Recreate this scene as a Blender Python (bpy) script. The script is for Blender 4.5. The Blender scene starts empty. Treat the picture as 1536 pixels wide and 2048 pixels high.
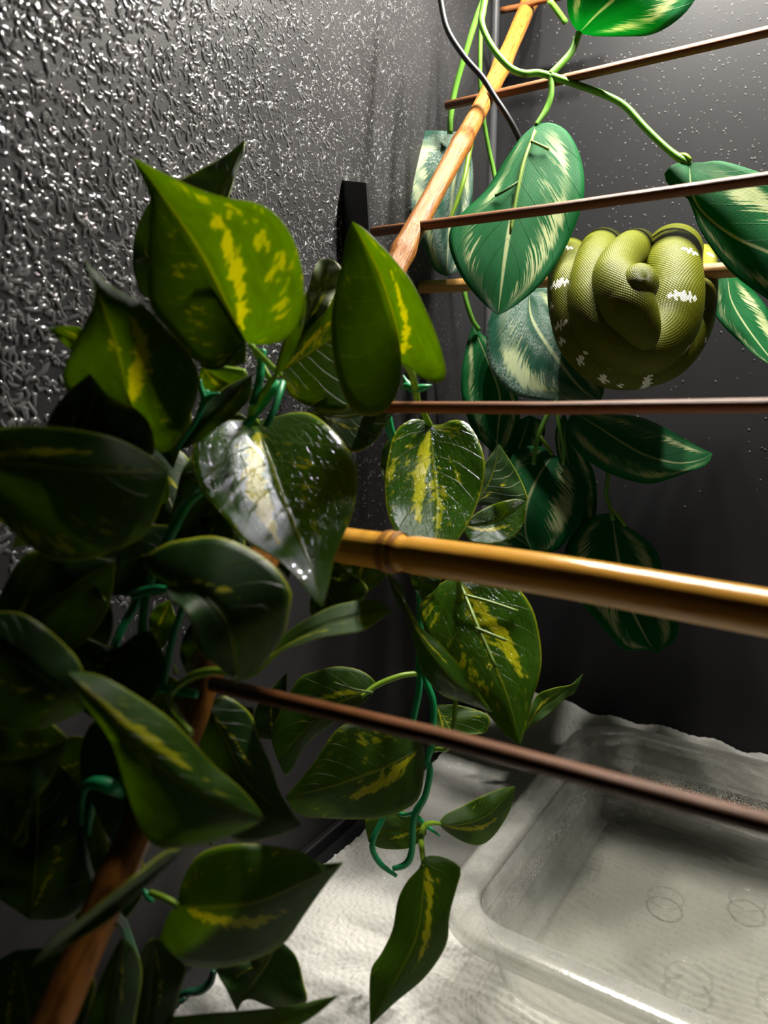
import bpy, bmesh, math, random
import numpy as np
from mathutils import Vector, Matrix
random.seed(7); RNG = np.random.default_rng(7)
scene = bpy.context.scene
COL = scene.collection

# ------------------------------------------------------------------ camera, world, light, exposure
F = 1650.0; TH = math.radians(11.3); CAMH = 0.40          # metres, z = 0 is the enclosure floor
cam_d = bpy.data.cameras.new('camera'); cam = bpy.data.objects.new('camera', cam_d); COL.objects.link(cam)
cam.location = (0, 0, CAMH); cam.rotation_euler = (math.pi/2 - TH, 0, 0)
cam_d.sensor_fit = 'HORIZONTAL'; cam_d.sensor_width = 36; cam_d.lens = F/1536*36
cam_d.clip_start = 0.01; cam_d.clip_end = 20
cam_d.dof.use_dof = True; cam_d.dof.focus_distance = 0.58; cam_d.dof.aperture_fstop = 10.5
scene.camera = cam
w = bpy.data.worlds.new('world'); scene.world = w; w.use_nodes = True
w.node_tree.nodes['Background'].inputs[0].default_value = (0.75, 0.85, 1, 1)
w.node_tree.nodes['Background'].inputs[1].default_value = 0.004
scene.view_settings.view_transform = 'Standard'; scene.view_settings.look = 'None'
scene.view_settings.exposure = 0.45; scene.view_settings.gamma = 1; scene.view_settings.use_curve_mapping = False
cy = scene.cycles                                          # light paths kept short so that the full frame renders quickly
cy.max_bounces = 4; cy.diffuse_bounces = 3; cy.glossy_bounces = 2; cy.transmission_bounces = 3; cy.transparent_max_bounces = 10
cy.caustics_reflective = False; cy.caustics_refractive = False
cy.use_adaptive_sampling = True; cy.adaptive_threshold = 0.2; cy.adaptive_min_samples = 16; cy.use_denoising = True
LED_POWER = 8.6          # watts, whole bar
LED_Z = 0.80; LED_AB = (.165, .07, .36)      # LED bar parallel to the back wall: distance from it, from b to b

# ------------------------------------------------------------------ geometry helpers
CP = np.array([0, 0, CAMH]); CR = np.array([1., 0, 0])
CF = np.array([0, math.cos(TH), -math.sin(TH)]); CU = np.array([0, math.sin(TH), math.cos(TH)])
def P(u, v, d): return CP + d*(CF + (u-768)/F*CR - (v-1024)/F*CU)
def floorpt(u, v, z=0.0):
    r = CF + (u-768)/F*CR - (v-1024)/F*CU
    return CP + (z-CAMH)/r[2]*r
C0 = floorpt(955, 1420); E1 = floorpt(611, 1719)-C0; E1 /= np.linalg.norm(E1)
E2 = floorpt(1536, 1577)-C0; E2 /= np.linalg.norm(E2); EZ = np.array([0, 0, 1.])
N1 = np.cross(EZ, E1); N1 = N1 if N1@E2 > 0 else -N1     # left wall normal, into the room
N2 = np.cross(EZ, E2); N2 = N2 if N2@E1 > 0 else -N2     # back wall normal
def L(a, b, z): return C0 + a*E1 + b*E2 + z*EZ            # a: out from the back wall, b: right from the left wall

def mesh_obj(name, verts, faces, mat, parent=None, smooth=True, uv=None):
    me = bpy.data.meshes.new(name)
    me.from_pydata([tuple(map(float, v)) for v in verts], [], [tuple(map(int, f)) for f in faces])
    if smooth: me.polygons.foreach_set('use_smooth', [True]*len(me.polygons))
    if uv is not None:
        l = me.uv_layers.new(name='UVMap'); idx = np.empty(len(me.loops), int); me.loops.foreach_get('vertex_index', idx)
        w_ = np.asarray(uv, float)[idx]; ls_ = np.empty(len(me.polygons), int); lt_ = np.empty(len(me.polygons), int)
        me.polygons.foreach_get('loop_start', ls_); me.polygons.foreach_get('loop_total', lt_)
        mx = np.repeat(np.maximum.reduceat(w_[:, 0], ls_), lt_)                      # close the seam of round tubes
        w_[:, 0] += np.where((mx > .8) & (w_[:, 0] < .2) & (w_[:, 0] >= 0) & (mx <= 1.), mx > .8, 0)*((mx-w_[:, 0]) > .6)
        l.data.foreach_set('uv', w_.ravel())
    me.materials.append(mat); me.update()
    o = bpy.data.objects.new(name, me); COL.objects.link(o)
    if parent: o.parent = parent
    return o
def thing(name, label, cat, loc=(0, 0, 0), group=None):
    o = bpy.data.objects.new(name, None); COL.objects.link(o); o.empty_display_size = 0.02
    o.location = loc; tag(o, label, cat, group); bpy.context.view_layer.update(); return o
def tag(o, label, cat, group=None, kind=None):
    o['label'] = label
    if cat: o['category'] = cat
    if group: o['group'] = group
    if kind: o['kind'] = kind
    return o
def adopt(o, parent):
    o.parent = parent; o.matrix_parent_inverse = Matrix.Translation(parent_loc(parent)).inverted(); return o
def parent_loc(p):
    v = Vector((0, 0, 0))
    while p: v += p.location; p = p.parent
    return v
def struct(o): o['kind'] = 'structure'; return o

def catmull(pts, n):
    p = np.asarray(pts, float)
    if len(p) == 2:
        t = np.linspace(0, 1, n)[:, None]; return p[0]*(1-t)+p[1]*t
    q = np.vstack([2*p[0]-p[1], p, 2*p[-1]-p[-2]])
    out = []
    for i in range(len(p)-1):
        a, b, c, d = q[i:i+4]
        t = np.linspace(0, 1, 16, endpoint=False)[:, None]
        out.append(.5*((2*b)+(-a+c)*t+(2*a-5*b+4*c-d)*t**2+(-a+3*b-3*c+d)*t**3))
    out = np.vstack(out+[p[-1:]])
    k = 2 if out.shape[1] >= 2 else 1
    s = np.r_[0, np.cumsum(np.linalg.norm(np.diff(out[:, :min(3, out.shape[1])], axis=0), axis=1))]
    x = np.linspace(0, s[-1], n)
    return np.stack([np.interp(x, s, out[:, j]) for j in range(out.shape[1])], 1)

def tube_geo(path, rad, nr=12, cap=True, squash=1.0, up=None):
    """verts, faces, uv of a tube along path (n,3) with radii (n)."""
    path = np.asarray(path, float); n = len(path); rad = np.broadcast_to(rad, n)
    tan = np.gradient(path, axis=0); tan /= np.linalg.norm(tan, axis=1)[:, None]+1e-12
    ref = np.array([0, 0, 1.]) if up is None else np.asarray(up, float)
    if abs(tan[0]@ref) > .95: ref = np.array([1., 0, 0])
    nv = ref-tan[0]*(tan[0]@ref); nv /= np.linalg.norm(nv)
    V, UV = [], []; s = np.r_[0, np.cumsum(np.linalg.norm(np.diff(path, axis=0), axis=1))]
    for i in range(n):
        nv = nv-tan[i]*(tan[i]@nv); nv /= np.linalg.norm(nv); b = np.cross(tan[i], nv)
        for k in range(nr):
            a = 2*math.pi*k/nr
            V.append(path[i]+rad[i]*(math.cos(a)*nv*squash+math.sin(a)*b)); UV.append((k/nr, s[i]))
    Fc = [(i*nr+k, i*nr+(k+1) % nr, (i+1)*nr+(k+1) % nr, (i+1)*nr+k) for i in range(n-1) for k in range(nr)]
    if cap:
        V += [path[0], path[-1]]; UV += [(0, 0), (0, s[-1])]
        Fc += [(len(V)-2, (k+1) % nr, k) for k in range(nr)]
        o = (n-1)*nr; Fc += [(len(V)-1, o+k, o+(k+1) % nr) for k in range(nr)]
    return V, Fc, UV
def tube(name, path, rad, mat, parent=None, nr=12, n=None, **kw):
    path = np.asarray(path, float)
    if n:
        rr = np.broadcast_to(rad, len(path)); q = catmull(np.c_[path, rr], n); path, rad = q[:, :3], q[:, 3]
    V, Fc, UV = tube_geo(path, rad, nr, **kw)
    return mesh_obj(name, V, Fc, mat, parent, uv=UV)
def pix_tube(name, pts, rad_px, mat, parent=None, nr=10, n=24):
    """pts: (u, v, depth); rad_px radius in photo pixels at that depth (number or list)."""
    p3 = np.array([P(*p) for p in pts]); r = np.broadcast_to(rad_px, len(pts))*np.array([p[2] for p in pts])/F
    return tube(name, p3, r, mat, parent, nr, n)
def box_geo(lo, hi, fr=None):
    V = [(x, y, z) for x in (lo[0], hi[0]) for y in (lo[1], hi[1]) for z in (lo[2], hi[2])]
    if fr: V = [fr(*v) for v in V]
    Fc = [(0, 1, 3, 2), (4, 6, 7, 5), (0, 4, 5, 1), (2, 3, 7, 6), (0, 2, 6, 4), (1, 5, 7, 3)]
    return V, Fc
def box(name, lo, hi, mat, parent=None, fr=L, bevel=0):
    V, Fc = box_geo(lo, hi, fr); o = mesh_obj(name, V, Fc, mat, parent, smooth=False)
    bm = bmesh.new(); bm.from_mesh(o.data); bmesh.ops.recalc_face_normals(bm, faces=bm.faces)
    if bevel: bmesh.ops.bevel(bm, geom=bm.edges[:], offset=bevel, segments=2, affect='EDGES', profile=.5)
    bm.to_mesh(o.data); bm.free(); return o

# ------------------------------------------------------------------ node helpers
class NT:
    def __init__(s, name):
        s.m = bpy.data.materials.new(name); s.m.use_nodes = True; s.t = s.m.node_tree; s.t.nodes.clear()
        s.out = s.n('ShaderNodeOutputMaterial')
    def n(s, typ, **kw):
        x = s.t.nodes.new(typ)
        for k, v in kw.items(): setattr(x, k, v)
        return x
    def set(s, sock, v):
        if isinstance(v, bpy.types.NodeSocket): s.t.links.new(v, sock)
        elif isinstance(v, (tuple, list)) and len(v) == 3 and sock.type == 'RGBA': sock.default_value = (*v, 1)
        else: sock.default_value = v
    def math(s, op, a, b=0.0, c=0.0):
        x = s.n('ShaderNodeMath', operation=op); s.set(x.inputs[0], a); s.set(x.inputs[1], b); s.set(x.inputs[2], c); return x.outputs[0]
    def step(s, v, lo, hi, a=0., b=1.):
        x = s.n('ShaderNodeMapRange', interpolation_type='SMOOTHSTEP')
        for i, k in enumerate((v, lo, hi, a, b)): s.set(x.inputs[i], k)
        return x.outputs[0]
    def mix(s, f, a, b):
        x = s.n('ShaderNodeMix', data_type='RGBA'); s.set(x.inputs[0], f); s.set(x.inputs[6], a); s.set(x.inputs[7], b); return x.outputs[2]
    def noise(s, vec, scale, detail=2., rough=.5, dist=0.):
        x = s.n('ShaderNodeTexNoise'); s.set(x.inputs['Vector'], vec); s.set(x.inputs['Scale'], scale)
        s.set(x.inputs['Detail'], detail); s.set(x.inputs['Roughness'], rough); s.set(x.inputs['Distortion'], dist); return x.outputs[0]
    def voro(s, vec, scale, feature='F1', rnd=1.):
        x = s.n('ShaderNodeTexVoronoi', feature=feature); s.set(x.inputs['Vector'], vec); s.set(x.inputs['Scale'], scale)
        s.set(x.inputs['Randomness'], rnd); return x.outputs['Distance']
    def uv(s): return s.n('ShaderNodeUVMap', uv_map='UVMap').outputs[0]
    def obj(s): return s.n('ShaderNodeTexCoord').outputs['Object']
    def rand(s): return s.n('ShaderNodeObjectInfo').outputs['Random']
    def sep(s, v): x = s.n('ShaderNodeSeparateXYZ'); s.set(x.inputs[0], v); return x.outputs
    def comb(s, a, b, c=0.):
        x = s.n('ShaderNodeCombineXYZ'); s.set(x.inputs[0], a); s.set(x.inputs[1], b); s.set(x.inputs[2], c); return x.outputs[0]
    def vmul(s, v, t):
        x = s.n('ShaderNodeVectorMath', operation='MULTIPLY'); s.set(x.inputs[0], v); x.inputs[1].default_value = t; return x.outputs[0]
    def bump(s, h, st, dist=.001, nrm=None):
        x = s.n('ShaderNodeBump'); s.set(x.inputs['Height'], h); s.set(x.inputs['Strength'], st); s.set(x.inputs['Distance'], dist)
        if nrm is not None: s.set(x.inputs['Normal'], nrm)
        return x.outputs[0]
    def pbr(s, col, rough=.5, spec=.5, normal=None, **kw):
        x = s.n('ShaderNodeBsdfPrincipled'); s.set(x.inputs['Base Color'], col); s.set(x.inputs['Roughness'], rough)
        s.set(x.inputs['Specular IOR Level'], spec)
        if normal is not None: s.set(x.inputs['Normal'], normal)
        for k, v in kw.items(): s.set(x.inputs[k.replace('_', ' ')], v)
        return x.outputs[0]
    def mixs(s, f, a, b):
        x = s.n('ShaderNodeMixShader'); s.set(x.inputs[0], f); s.set(x.inputs[1], a); s.set(x.inputs[2], b); return x.outputs[0]
    def done(s, sh): s.t.links.new(sh, s.out.inputs[0]); return s.m

# ------------------------------------------------------------------ materials
def m_plain(name, col, rough=.5, spec=.5, **kw):
    t = NT(name); return t.done(t.pbr(col, rough, spec, **kw))
def m_wall():
    t = NT('black_pvc_panel'); o = t.obj()
    n = t.noise(o, 9, 4, .6); c = t.mix(n, (.012, .012, .013), (.030, .029, .030))
    fine = t.noise(o, 900, 2)
    fine2 = t.noise(t.vmul(o, (1, 1, .05)), 500, 2)
    h = t.math('ADD', fine, t.math('MULTIPLY', fine2, .5))
    return t.done(t.pbr(c, t.step(n, .3, .7, .42, .52), .18, t.bump(h, .25, .0004)))
def m_wall_back():
    t = NT('black_pvc_back'); o = t.obj()
    n = t.noise(o, 7, 4, .6); c = t.mix(n, (.010, .010, .011), (.020, .020, .022))
    return t.done(t.pbr(c, .42, .22, t.bump(t.noise(o, 1200, 2), .2, .0003)))
def m_drop(name, col, rough=.07):
    t = NT(name); o = t.obj()
    c = t.mix(t.step(t.noise(o, 60, 3), .35, .65), col, tuple(x*1.7 for x in col))
    return t.done(t.pbr(c, rough, .75, IOR=1.33, Coat_Weight=.6, Coat_Roughness=.05))
def m_towel():
    t = NT('paper_towel'); uv = t.uv()          # uv in metres
    wob = t.noise(uv, 60, 2); wv = t.n('ShaderNodeVectorMath', operation='ADD'); t.set(wv.inputs[0], uv)
    k = t.n('ShaderNodeVectorMath', operation='SCALE'); t.set(k.inputs[0], t.comb(wob, t.noise(t.vmul(uv, (1.3, .9, 1)), 71, 2))); k.inputs['Scale'].default_value = .006
    t.set(wv.inputs[1], k.outputs[0])
    v = t.voro(t.vmul(wv.outputs[0], (1, 2.0, 1)), 150, 'SMOOTH_F1', .55)
    fib = t.noise(uv, 1500, 2)
    crinkle = t.noise(t.vmul(uv, (.5, 1.6, 1)), 45, 3)
    h = t.math('ADD', t.math('ADD', t.math('MULTIPLY', v, -1.0), t.math('MULTIPLY', fib, .10)), t.math('MULTIPLY', crinkle, 1.2))
    damp = t.step(t.noise(uv, 9, 3), .45, .7)
    c = t.mix(damp, (.62, .61, .58), (.52, .51, .475))
    return t.done(t.pbr(c, .9, .2, t.bump(h, .9, .0016)))
def m_leaf(name, wet=0., var=.5, dark=(.026, .075, .005), lime=(.42, .43, .012), trans=(.38, .55, .010), tw=.55):
    t = NT(name); uv = t.uv(); s = t.sep(uv); u, v = s[0], s[1]; r = t.rand()
    a = t.math('ABSOLUTE', u)
    off = t.math('MULTIPLY', r, 37.)
    vein_c = t.math('SUBTRACT', v, t.math('MULTIPLY', a, .30))                    # coordinate along lateral veins
    big = t.noise(t.comb(t.math('ADD', t.math('MULTIPLY', u, 1.0), off), t.math('MULTIPLY', v, .9), off), 1.9, 1)
    fine = t.noise(t.comb(t.math('ADD', t.math('MULTIPLY', u, 2.2), off), t.math('MULTIPLY', vein_c, 10.), off), 2.4, 3, .6)
    side = t.n('ShaderNodeAttribute', attribute_type='OBJECT', attribute_name='streak_side').outputs['Fac']
    amt = t.n('ShaderNodeAttribute', attribute_type='OBJECT', attribute_name='streak_amount').outputs['Fac']
    s0 = t.math('MULTIPLY', side, t.math('ADD', .08, t.math('MULTIPLY', v, .55)))
    g = t.math('SUBTRACT', 1., t.math('DIVIDE', t.math('ABSOLUTE', t.math('SUBTRACT', u, s0)), .30))
    g = t.math('MULTIPLY', t.math('MAXIMUM', g, 0.), t.math('MULTIPLY', t.step(v, .02, .10), t.step(v, .95, .45)))
    m1 = t.math('ADD', t.math('ADD', t.math('MULTIPLY', g, .62), t.math('MULTIPLY', fine, .85)), t.math('MULTIPLY', t.math('SUBTRACT', amt, .5), .35))
    m2 = t.math('ADD', t.math('ADD', t.math('MULTIPLY', big, .6), t.math('MULTIPLY', fine, .75)), t.math('MULTIPLY', t.math('SUBTRACT', amt, .5), .22))
    var_m = t.math('MAXIMUM', t.step(m1, .80, .92), t.math('MULTIPLY', t.step(m2, .80, .88), .8))
    lat = t.math('ABSOLUTE', t.math('SINE', t.math('MULTIPLY', t.math('ADD', vein_c, t.math('MULTIPLY', big, .05)), 26.)))
    latl = t.step(lat, .10, .0)
    midl = t.step(a, .045, .012)
    vein = t.math('MAXIMUM', t.math('MULTIPLY', latl, .35), t.math('MULTIPLY', midl, .7))
    mott = t.noise(uv, 9, 4, .6)
    base = t.mix(mott, tuple(x*.65 for x in dark), tuple(x*1.6 for x in dark))
    edge = t.step(a, .955, .99)
    f = t.math('MAXIMUM', t.math('MAXIMUM', var_m, t.math('MULTIPLY', edge, .55)), t.math('MULTIPLY', vein, .4))
    col = t.mix(f, base, lime)
    tcol = t.mix(t.math('MAXIMUM', var_m, t.math('MULTIPLY', vein, .6)), t.mix(mott, tuple(x*.55 for x in trans), trans), (.75, .72, .03))
    weave = t.math('MULTIPLY', t.math('SINE', t.math('MULTIPLY', u, 260.)), t.math('SINE', t.math('MULTIPLY', v, 330.)))
    h = t.math('ADD', t.math('MULTIPLY', t.math('MAXIMUM', latl, midl), -1.), t.math('MULTIPLY', weave, .10))
    if wet:
        dr = t.step(t.noise(uv, 16, 2), .52, .60); h = t.math('ADD', h, t.math('MULTIPLY', dr, .6))
    nb = t.bump(h, .55, .0006)
    sh = t.pbr(col, .16 if wet else .40, .5 if wet else .3, nb, Coat_Weight=.5 if wet else 0., Coat_Roughness=.06)
    tr = t.n('ShaderNodeBsdfTranslucent'); t.set(tr.inputs[0], tcol); t.set(tr.inputs[1], nb)
    return t.done(t.mixs(tw, sh, tr.outputs[0]))
def m_calathea(name, dark=(.004, .115, .028), cream=(.50, .56, .30), haze=0.):
    t = NT(name); uv = t.uv(); s = t.sep(uv); u, v = s[0], s[1]; r = t.rand(); a = t.math('ABSOLUTE', u)
    off = t.math('MULTIPLY', r, 31.)
    lc = t.math('SUBTRACT', v, t.math('MULTIPLY', a, .42))
    st = t.noise(t.comb(t.math('ADD', t.math('MULTIPLY', u, .9), off), t.math('MULTIPLY', lc, 26.), off), 2.2, 3, .7)
    big = t.noise(t.comb(t.math('ADD', u, off), v, off), 2.3, 1)
    inner = t.math('ADD', .53, t.math('ADD', t.math('MULTIPLY', t.math('SUBTRACT', st, .5), 1.2), t.math('MULTIPLY', t.math('SUBTRACT', big, .5), .7)))
    outer = t.math('ADD', .76, t.math('MULTIPLY', t.math('SUBTRACT', st, .5), .35))
    cr = t.math('MULTIPLY', t.step(t.math('SUBTRACT', a, inner), .0, .08), t.step(t.math('SUBTRACT', a, outer), .05, -.05))
    cr = t.math('MULTIPLY', cr, t.math('MULTIPLY', t.step(v, .06, .22), t.step(v, .97, .86)))
    cr = t.math('MULTIPLY', cr, t.step(t.noise(t.comb(t.math('ADD', u, off), t.math('MULTIPLY', v, 2.2), off), 1.7, 1), .36, .50, .15, 1.))
    mid = t.math('MULTIPLY', t.step(a, .050, .022), .85)
    lat = t.math('ABSOLUTE', t.math('SINE', t.math('MULTIPLY', lc, 21.)))
    latl = t.step(lat, .09, .0)
    mott = t.noise(uv, 12, 4, .6)
    base = t.mix(mott, tuple(x*.6 for x in dark), tuple(x*1.35 for x in dark))
    base = t.mix(t.math('MULTIPLY', latl, .35), base, tuple(x*.3 for x in dark))
    f = t.math('MAXIMUM', cr, mid)
    col = t.mix(f, base, cream)
    if haze:
        dr = t.math('MULTIPLY', t.step(t.noise(uv, 70, 3), .42, .62), t.step(t.noise(uv, 3, 1), .35, .6)); col = t.mix(t.math('MULTIPLY', dr, haze), col, (.40, .47, .43))
    weave = t.math('MULTIPLY', t.math('SINE', t.math('MULTIPLY', u, 300.)), t.math('SINE', t.math('MULTIPLY', v, 420.)))
    h = t.math('ADD', t.math('MULTIPLY', latl, -1.), t.math('MULTIPLY', weave, .18))
    nb = t.bump(h, .5, .0006)
    tr = t.n('ShaderNodeBsdfTranslucent'); t.set(tr.inputs[0], t.mix(f, (.004, .42, .085), (.75, .80, .42))); t.set(tr.inputs[1], nb)
    return t.done(t.mixs(.50, t.pbr(col, .50, .2, nb), tr.outputs[0]))
def m_wood(name, c1, c2, c3, rough=.3, knots=0., bumpy=.4, spec=.4):
    t = NT(name); uv = t.uv(); s = t.sep(uv)          # u around, v metres along
    ang = t.math('MULTIPLY', s[0], 6.28318)
    q = t.comb(t.math('MULTIPLY', t.math('COSINE', ang), 1.), t.math('MULTIPLY', t.math('SINE', ang), 1.), t.math('MULTIPLY', s[1], 9.))
    n1 = t.noise(q, 3.2, 4, .6); n2 = t.noise(t.vmul(q, (12, 12, 1.)), 2., 3, .6)
    c = t.mix(t.step(n2, .3, .7), c1, c2); c = t.mix(t.step(n1, .50, .72), c, c3)
    h = t.math('ADD', t.math('MULTIPLY', n2, .5), n1)
    if knots:
        n3 = t.noise(t.vmul(q, (2.5, 2.5, 9.)), 2.2, 4, .65); h = t.math('ADD', h, t.math('MULTIPLY', n3, knots))
        c = t.mix(t.step(n3, .5, .3), c, tuple(x*.45 for x in c1))
    return t.done(t.pbr(c, rough, spec, t.bump(h, bumpy, .0012)))
def m_stem(name, col, tw=.2):
    t = NT(name); o = t.obj(); c = t.mix(t.noise(o, 120, 3), tuple(x*.7 for x in col), tuple(x*1.2 for x in col))
    sh = t.pbr(c, .38, .5, t.bump(t.noise(o, 500, 2), .2, .0004))
    tr = t.n('ShaderNodeBsdfTranslucent'); t.set(tr.inputs[0], c); return t.done(t.mixs(tw, sh, tr.outputs[0]))
def m_snake():
    t = NT('green_snake_scales'); uv = t.uv(); s = t.sep(uv)        # u around 0..1 (0 = dorsal), v metres along
    A = t.math('MULTIPLY', s[0], 2*math.pi*58.); B = t.math('MULTIPLY', s[1], 2*math.pi/.0021)
    d = t.math('MULTIPLY', t.math('SINE', t.math('MULTIPLY', t.math('ADD', A, B), .5)), t.math('SINE', t.math('MULTIPLY', t.math('SUBTRACT', A, B), .5)))
    d = t.math('ABSOLUTE', d)
    gap = t.step(d, .0, .30)
    at = t.n('ShaderNodeAttribute', attribute_name='white'); wh = t.step(at.outputs['Fac'], .4, .6)
    be = t.n('ShaderNodeAttribute', attribute_name='belly'); bl = be.outputs['Fac']
    gr = t.n('ShaderNodeAttribute', attribute_name='grey'); gy = gr.outputs['Fac']
    o = t.obj(); n = t.noise(o, 45, 3)
    g = t.mix(n, (.066, .076, .001), (.110, .120, .002))
    g = t.mix(t.math('MULTIPLY', bl, .9), g, (.27, .25, .02))
    g = t.mix(t.math('MULTIPLY', gy, .75), g, (.10, .12, .085))
    g = t.mix(wh, g, (.74, .76, .66))
    g = t.mix(t.math('ADD', .35, t.math('MULTIPLY', gap, .65)), (.020, .028, .004), g)
    return t.done(t.pbr(g, .45, .15, t.bump(d, .55, .0004)))
def m_plastic(name, lo, hi, drops=1.):
    t = NT(name); o = t.obj()
    n = t.step(t.voro(o, 420, 'F1', 1.), .30, .12)
    frost = t.noise(o, 40, 3)
    tp = t.n('ShaderNodeBsdfTransparent'); tp.inputs[0].default_value = (.96, .96, .94, 1)
    tr = t.n('ShaderNodeBsdfTranslucent'); tr.inputs[0].default_value = (.88, .88, .85, 1)
    nb = t.bump(t.math('ADD', t.math('MULTIPLY', n, drops), t.math('MULTIPLY', t.noise(o, 900, 2), .15)), .5, .0008)
    di = t.pbr((.80, .80, .77), .3, .5, nb)
    a = t.mixs(t.step(frost, .3, .7, lo, hi), tp.outputs[0], t.mixs(.5, di, tr.outputs[0]))
    gl = t.n('ShaderNodeBsdfGlossy'); gl.inputs['Roughness'].default_value = .12; t.set(gl.inputs['Normal'], nb)
    fr = t.n('ShaderNodeLayerWeight'); fr.inputs[0].default_value = .5; t.set(fr.inputs['Normal'], nb)
    fac = t.math('ADD', .04, t.math('MULTIPLY', t.math('POWER', fr.outputs['Facing'], 4.), .6))
    return t.done(t.mixs(fac, a, gl.outputs[0]))
def m_water():
    t = NT('water'); o = t.obj()
    nb = t.bump(t.noise(o, 55, 2), .12, .002)
    tp = t.n('ShaderNodeBsdfTransparent'); tp.inputs[0].default_value = (.95, .96, .95, 1)
    gl = t.n('ShaderNodeBsdfGlossy'); gl.inputs['Roughness'].default_value = .03; t.set(gl.inputs['Normal'], nb)
    fr = t.n('ShaderNodeLayerWeight'); fr.inputs[0].default_value = .5; t.set(fr.inputs['Normal'], nb)
    fac = t.math('ADD', .02, t.math('MULTIPLY', t.math('POWER', fr.outputs['Facing'], 5.), .8))
    return t.done(t.mixs(fac, tp.outputs[0], gl.outputs[0]))
def m_emit(name, col, st):
    t = NT(name); e = t.n('ShaderNodeEmission'); e.inputs[0].default_value = (*col, 1); e.inputs[1].default_value = st
    return t.done(e.outputs[0])

M_WALL = m_wall(); M_BACK = m_wall_back()
M_DROP = m_drop('water_drops', (.058, .058, .06)); M_DROPB = m_drop('water_drops_fine', (.06, .06, .063), .05)
M_TOWEL = m_towel()
M_LEAF = m_leaf('pothos_leaf'); M_LEAFV = m_leaf('pothos_leaf_variegated', var=1.0)
M_LEAFW = m_leaf('pothos_leaf_wet', wet=1., var=.75)
M_LEAFD = m_leaf('pothos_leaf_plain_shaded', var=.1, dark=(.012, .040, .006), tw=.30)  # few flecks; shade of the bush put into a darker, less translucent colour
M_LEAFB = m_leaf('pothos_leaf_fabric_back', var=.0, dark=(.10, .13, .05), trans=(.3, .36, .12), tw=.3)
M_CAL = m_calathea('calathea_leaf'); M_CALH = m_calathea('calathea_leaf_misted', haze=.85, dark=(.012, .075, .045))
M_STEM = m_stem('green_plastic_stem', (.012, .30, .10)); M_PET = m_stem('lime_plastic_stalk', (.20, .34, .02), .3)
M_CSTEM = m_stem('green_vine_stem', (.12, .30, .035), .25); M_DSTEM = m_stem('dark_green_stem', (.008, .06, .03))
M_RIB = m_stem('leaf_rib_plastic', (.16, .26, .04), .2); M_RIBD = m_stem('leaf_rib_dark', (.02, .07, .008), .1)
M_BARK = m_wood('wet_brown_cane', (.24, .085, .014), (.33, .135, .026), (.14, .045, .009), .30, .9, .6, .12)
M_BAMB = m_wood('golden_bamboo', (.46, .22, .028), (.55, .28, .04), (.34, .15, .02), .20, 0, .15)
M_NODE = m_wood('bamboo_node', (.20, .075, .012), (.30, .13, .025), (.12, .04, .01), .3, 0, .3)
M_PERCH = m_wood('tan_cane', (.40, .21, .06), (.48, .27, .09), (.30, .14, .04), .4, 0, .3)
M_STICK = m_wood('dark_brown_stick', (.13, .045, .013), (.19, .07, .022), (.08, .026, .009), .42, 0, .3, .25)
M_BLACK = m_plain('black_plastic', (.010, .010, .011), .35, .5)
M_CORD = m_plain('black_rubber_cord', (.012, .012, .013), .5, .4)
M_TRIM = m_plain('dark_grey_trim', (.055, .056, .060), .35, .5)
M_SNAKE = m_snake(); M_EYE = m_plain('snake_eye', (.05, .045, .01), .08, .6)
M_PLAS = m_plastic('frosted_plastic', .20, .32); M_RIM = m_plastic('frosted_rim_plastic', .22, .32); M_BASEP = m_plastic('clear_base_plastic', .06, .12, 0.); M_WATER = m_water()
M_LED = m_emit('led_chip_glow', (1, .95, .86), 60.0); M_LED.cycles.emission_sampling = 'NONE'; M_HOUS = m_plain('led_housing', (.5, .5, .5), .4)

# ------------------------------------------------------------------ enclosure shell
A_MAX, B_MAX, ZC = .66, .60, .83
def slab(name, lo, hi, mat): return struct(box(name, lo, hi, mat))
slab('floor', (-.02, -.02, -.02), (A_MAX, B_MAX+.02, 0), M_BLACK)
slab('wall_left', (-.02, -.02, 0), (A_MAX, 0, ZC), M_WALL)
slab('wall_back', (-.02, 0, 0), (0, B_MAX, ZC), M_BACK)
slab('wall_right', (-.02, B_MAX, 0), (A_MAX, B_MAX+.02, ZC), M_BACK)
slab('ceiling', (-.02, -.02, ZC), (A_MAX, B_MAX+.02, ZC+.02), M_BACK)
struct(box('trim_1', (0, .0, .0), (A_MAX, .006, .012), M_BLACK, bevel=.0012))          # sill strip along the left wall
struct(box('trim_2', (0, .0, .012), (.007, .007, ZC), M_TRIM, bevel=.0025))            # corner bead

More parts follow.
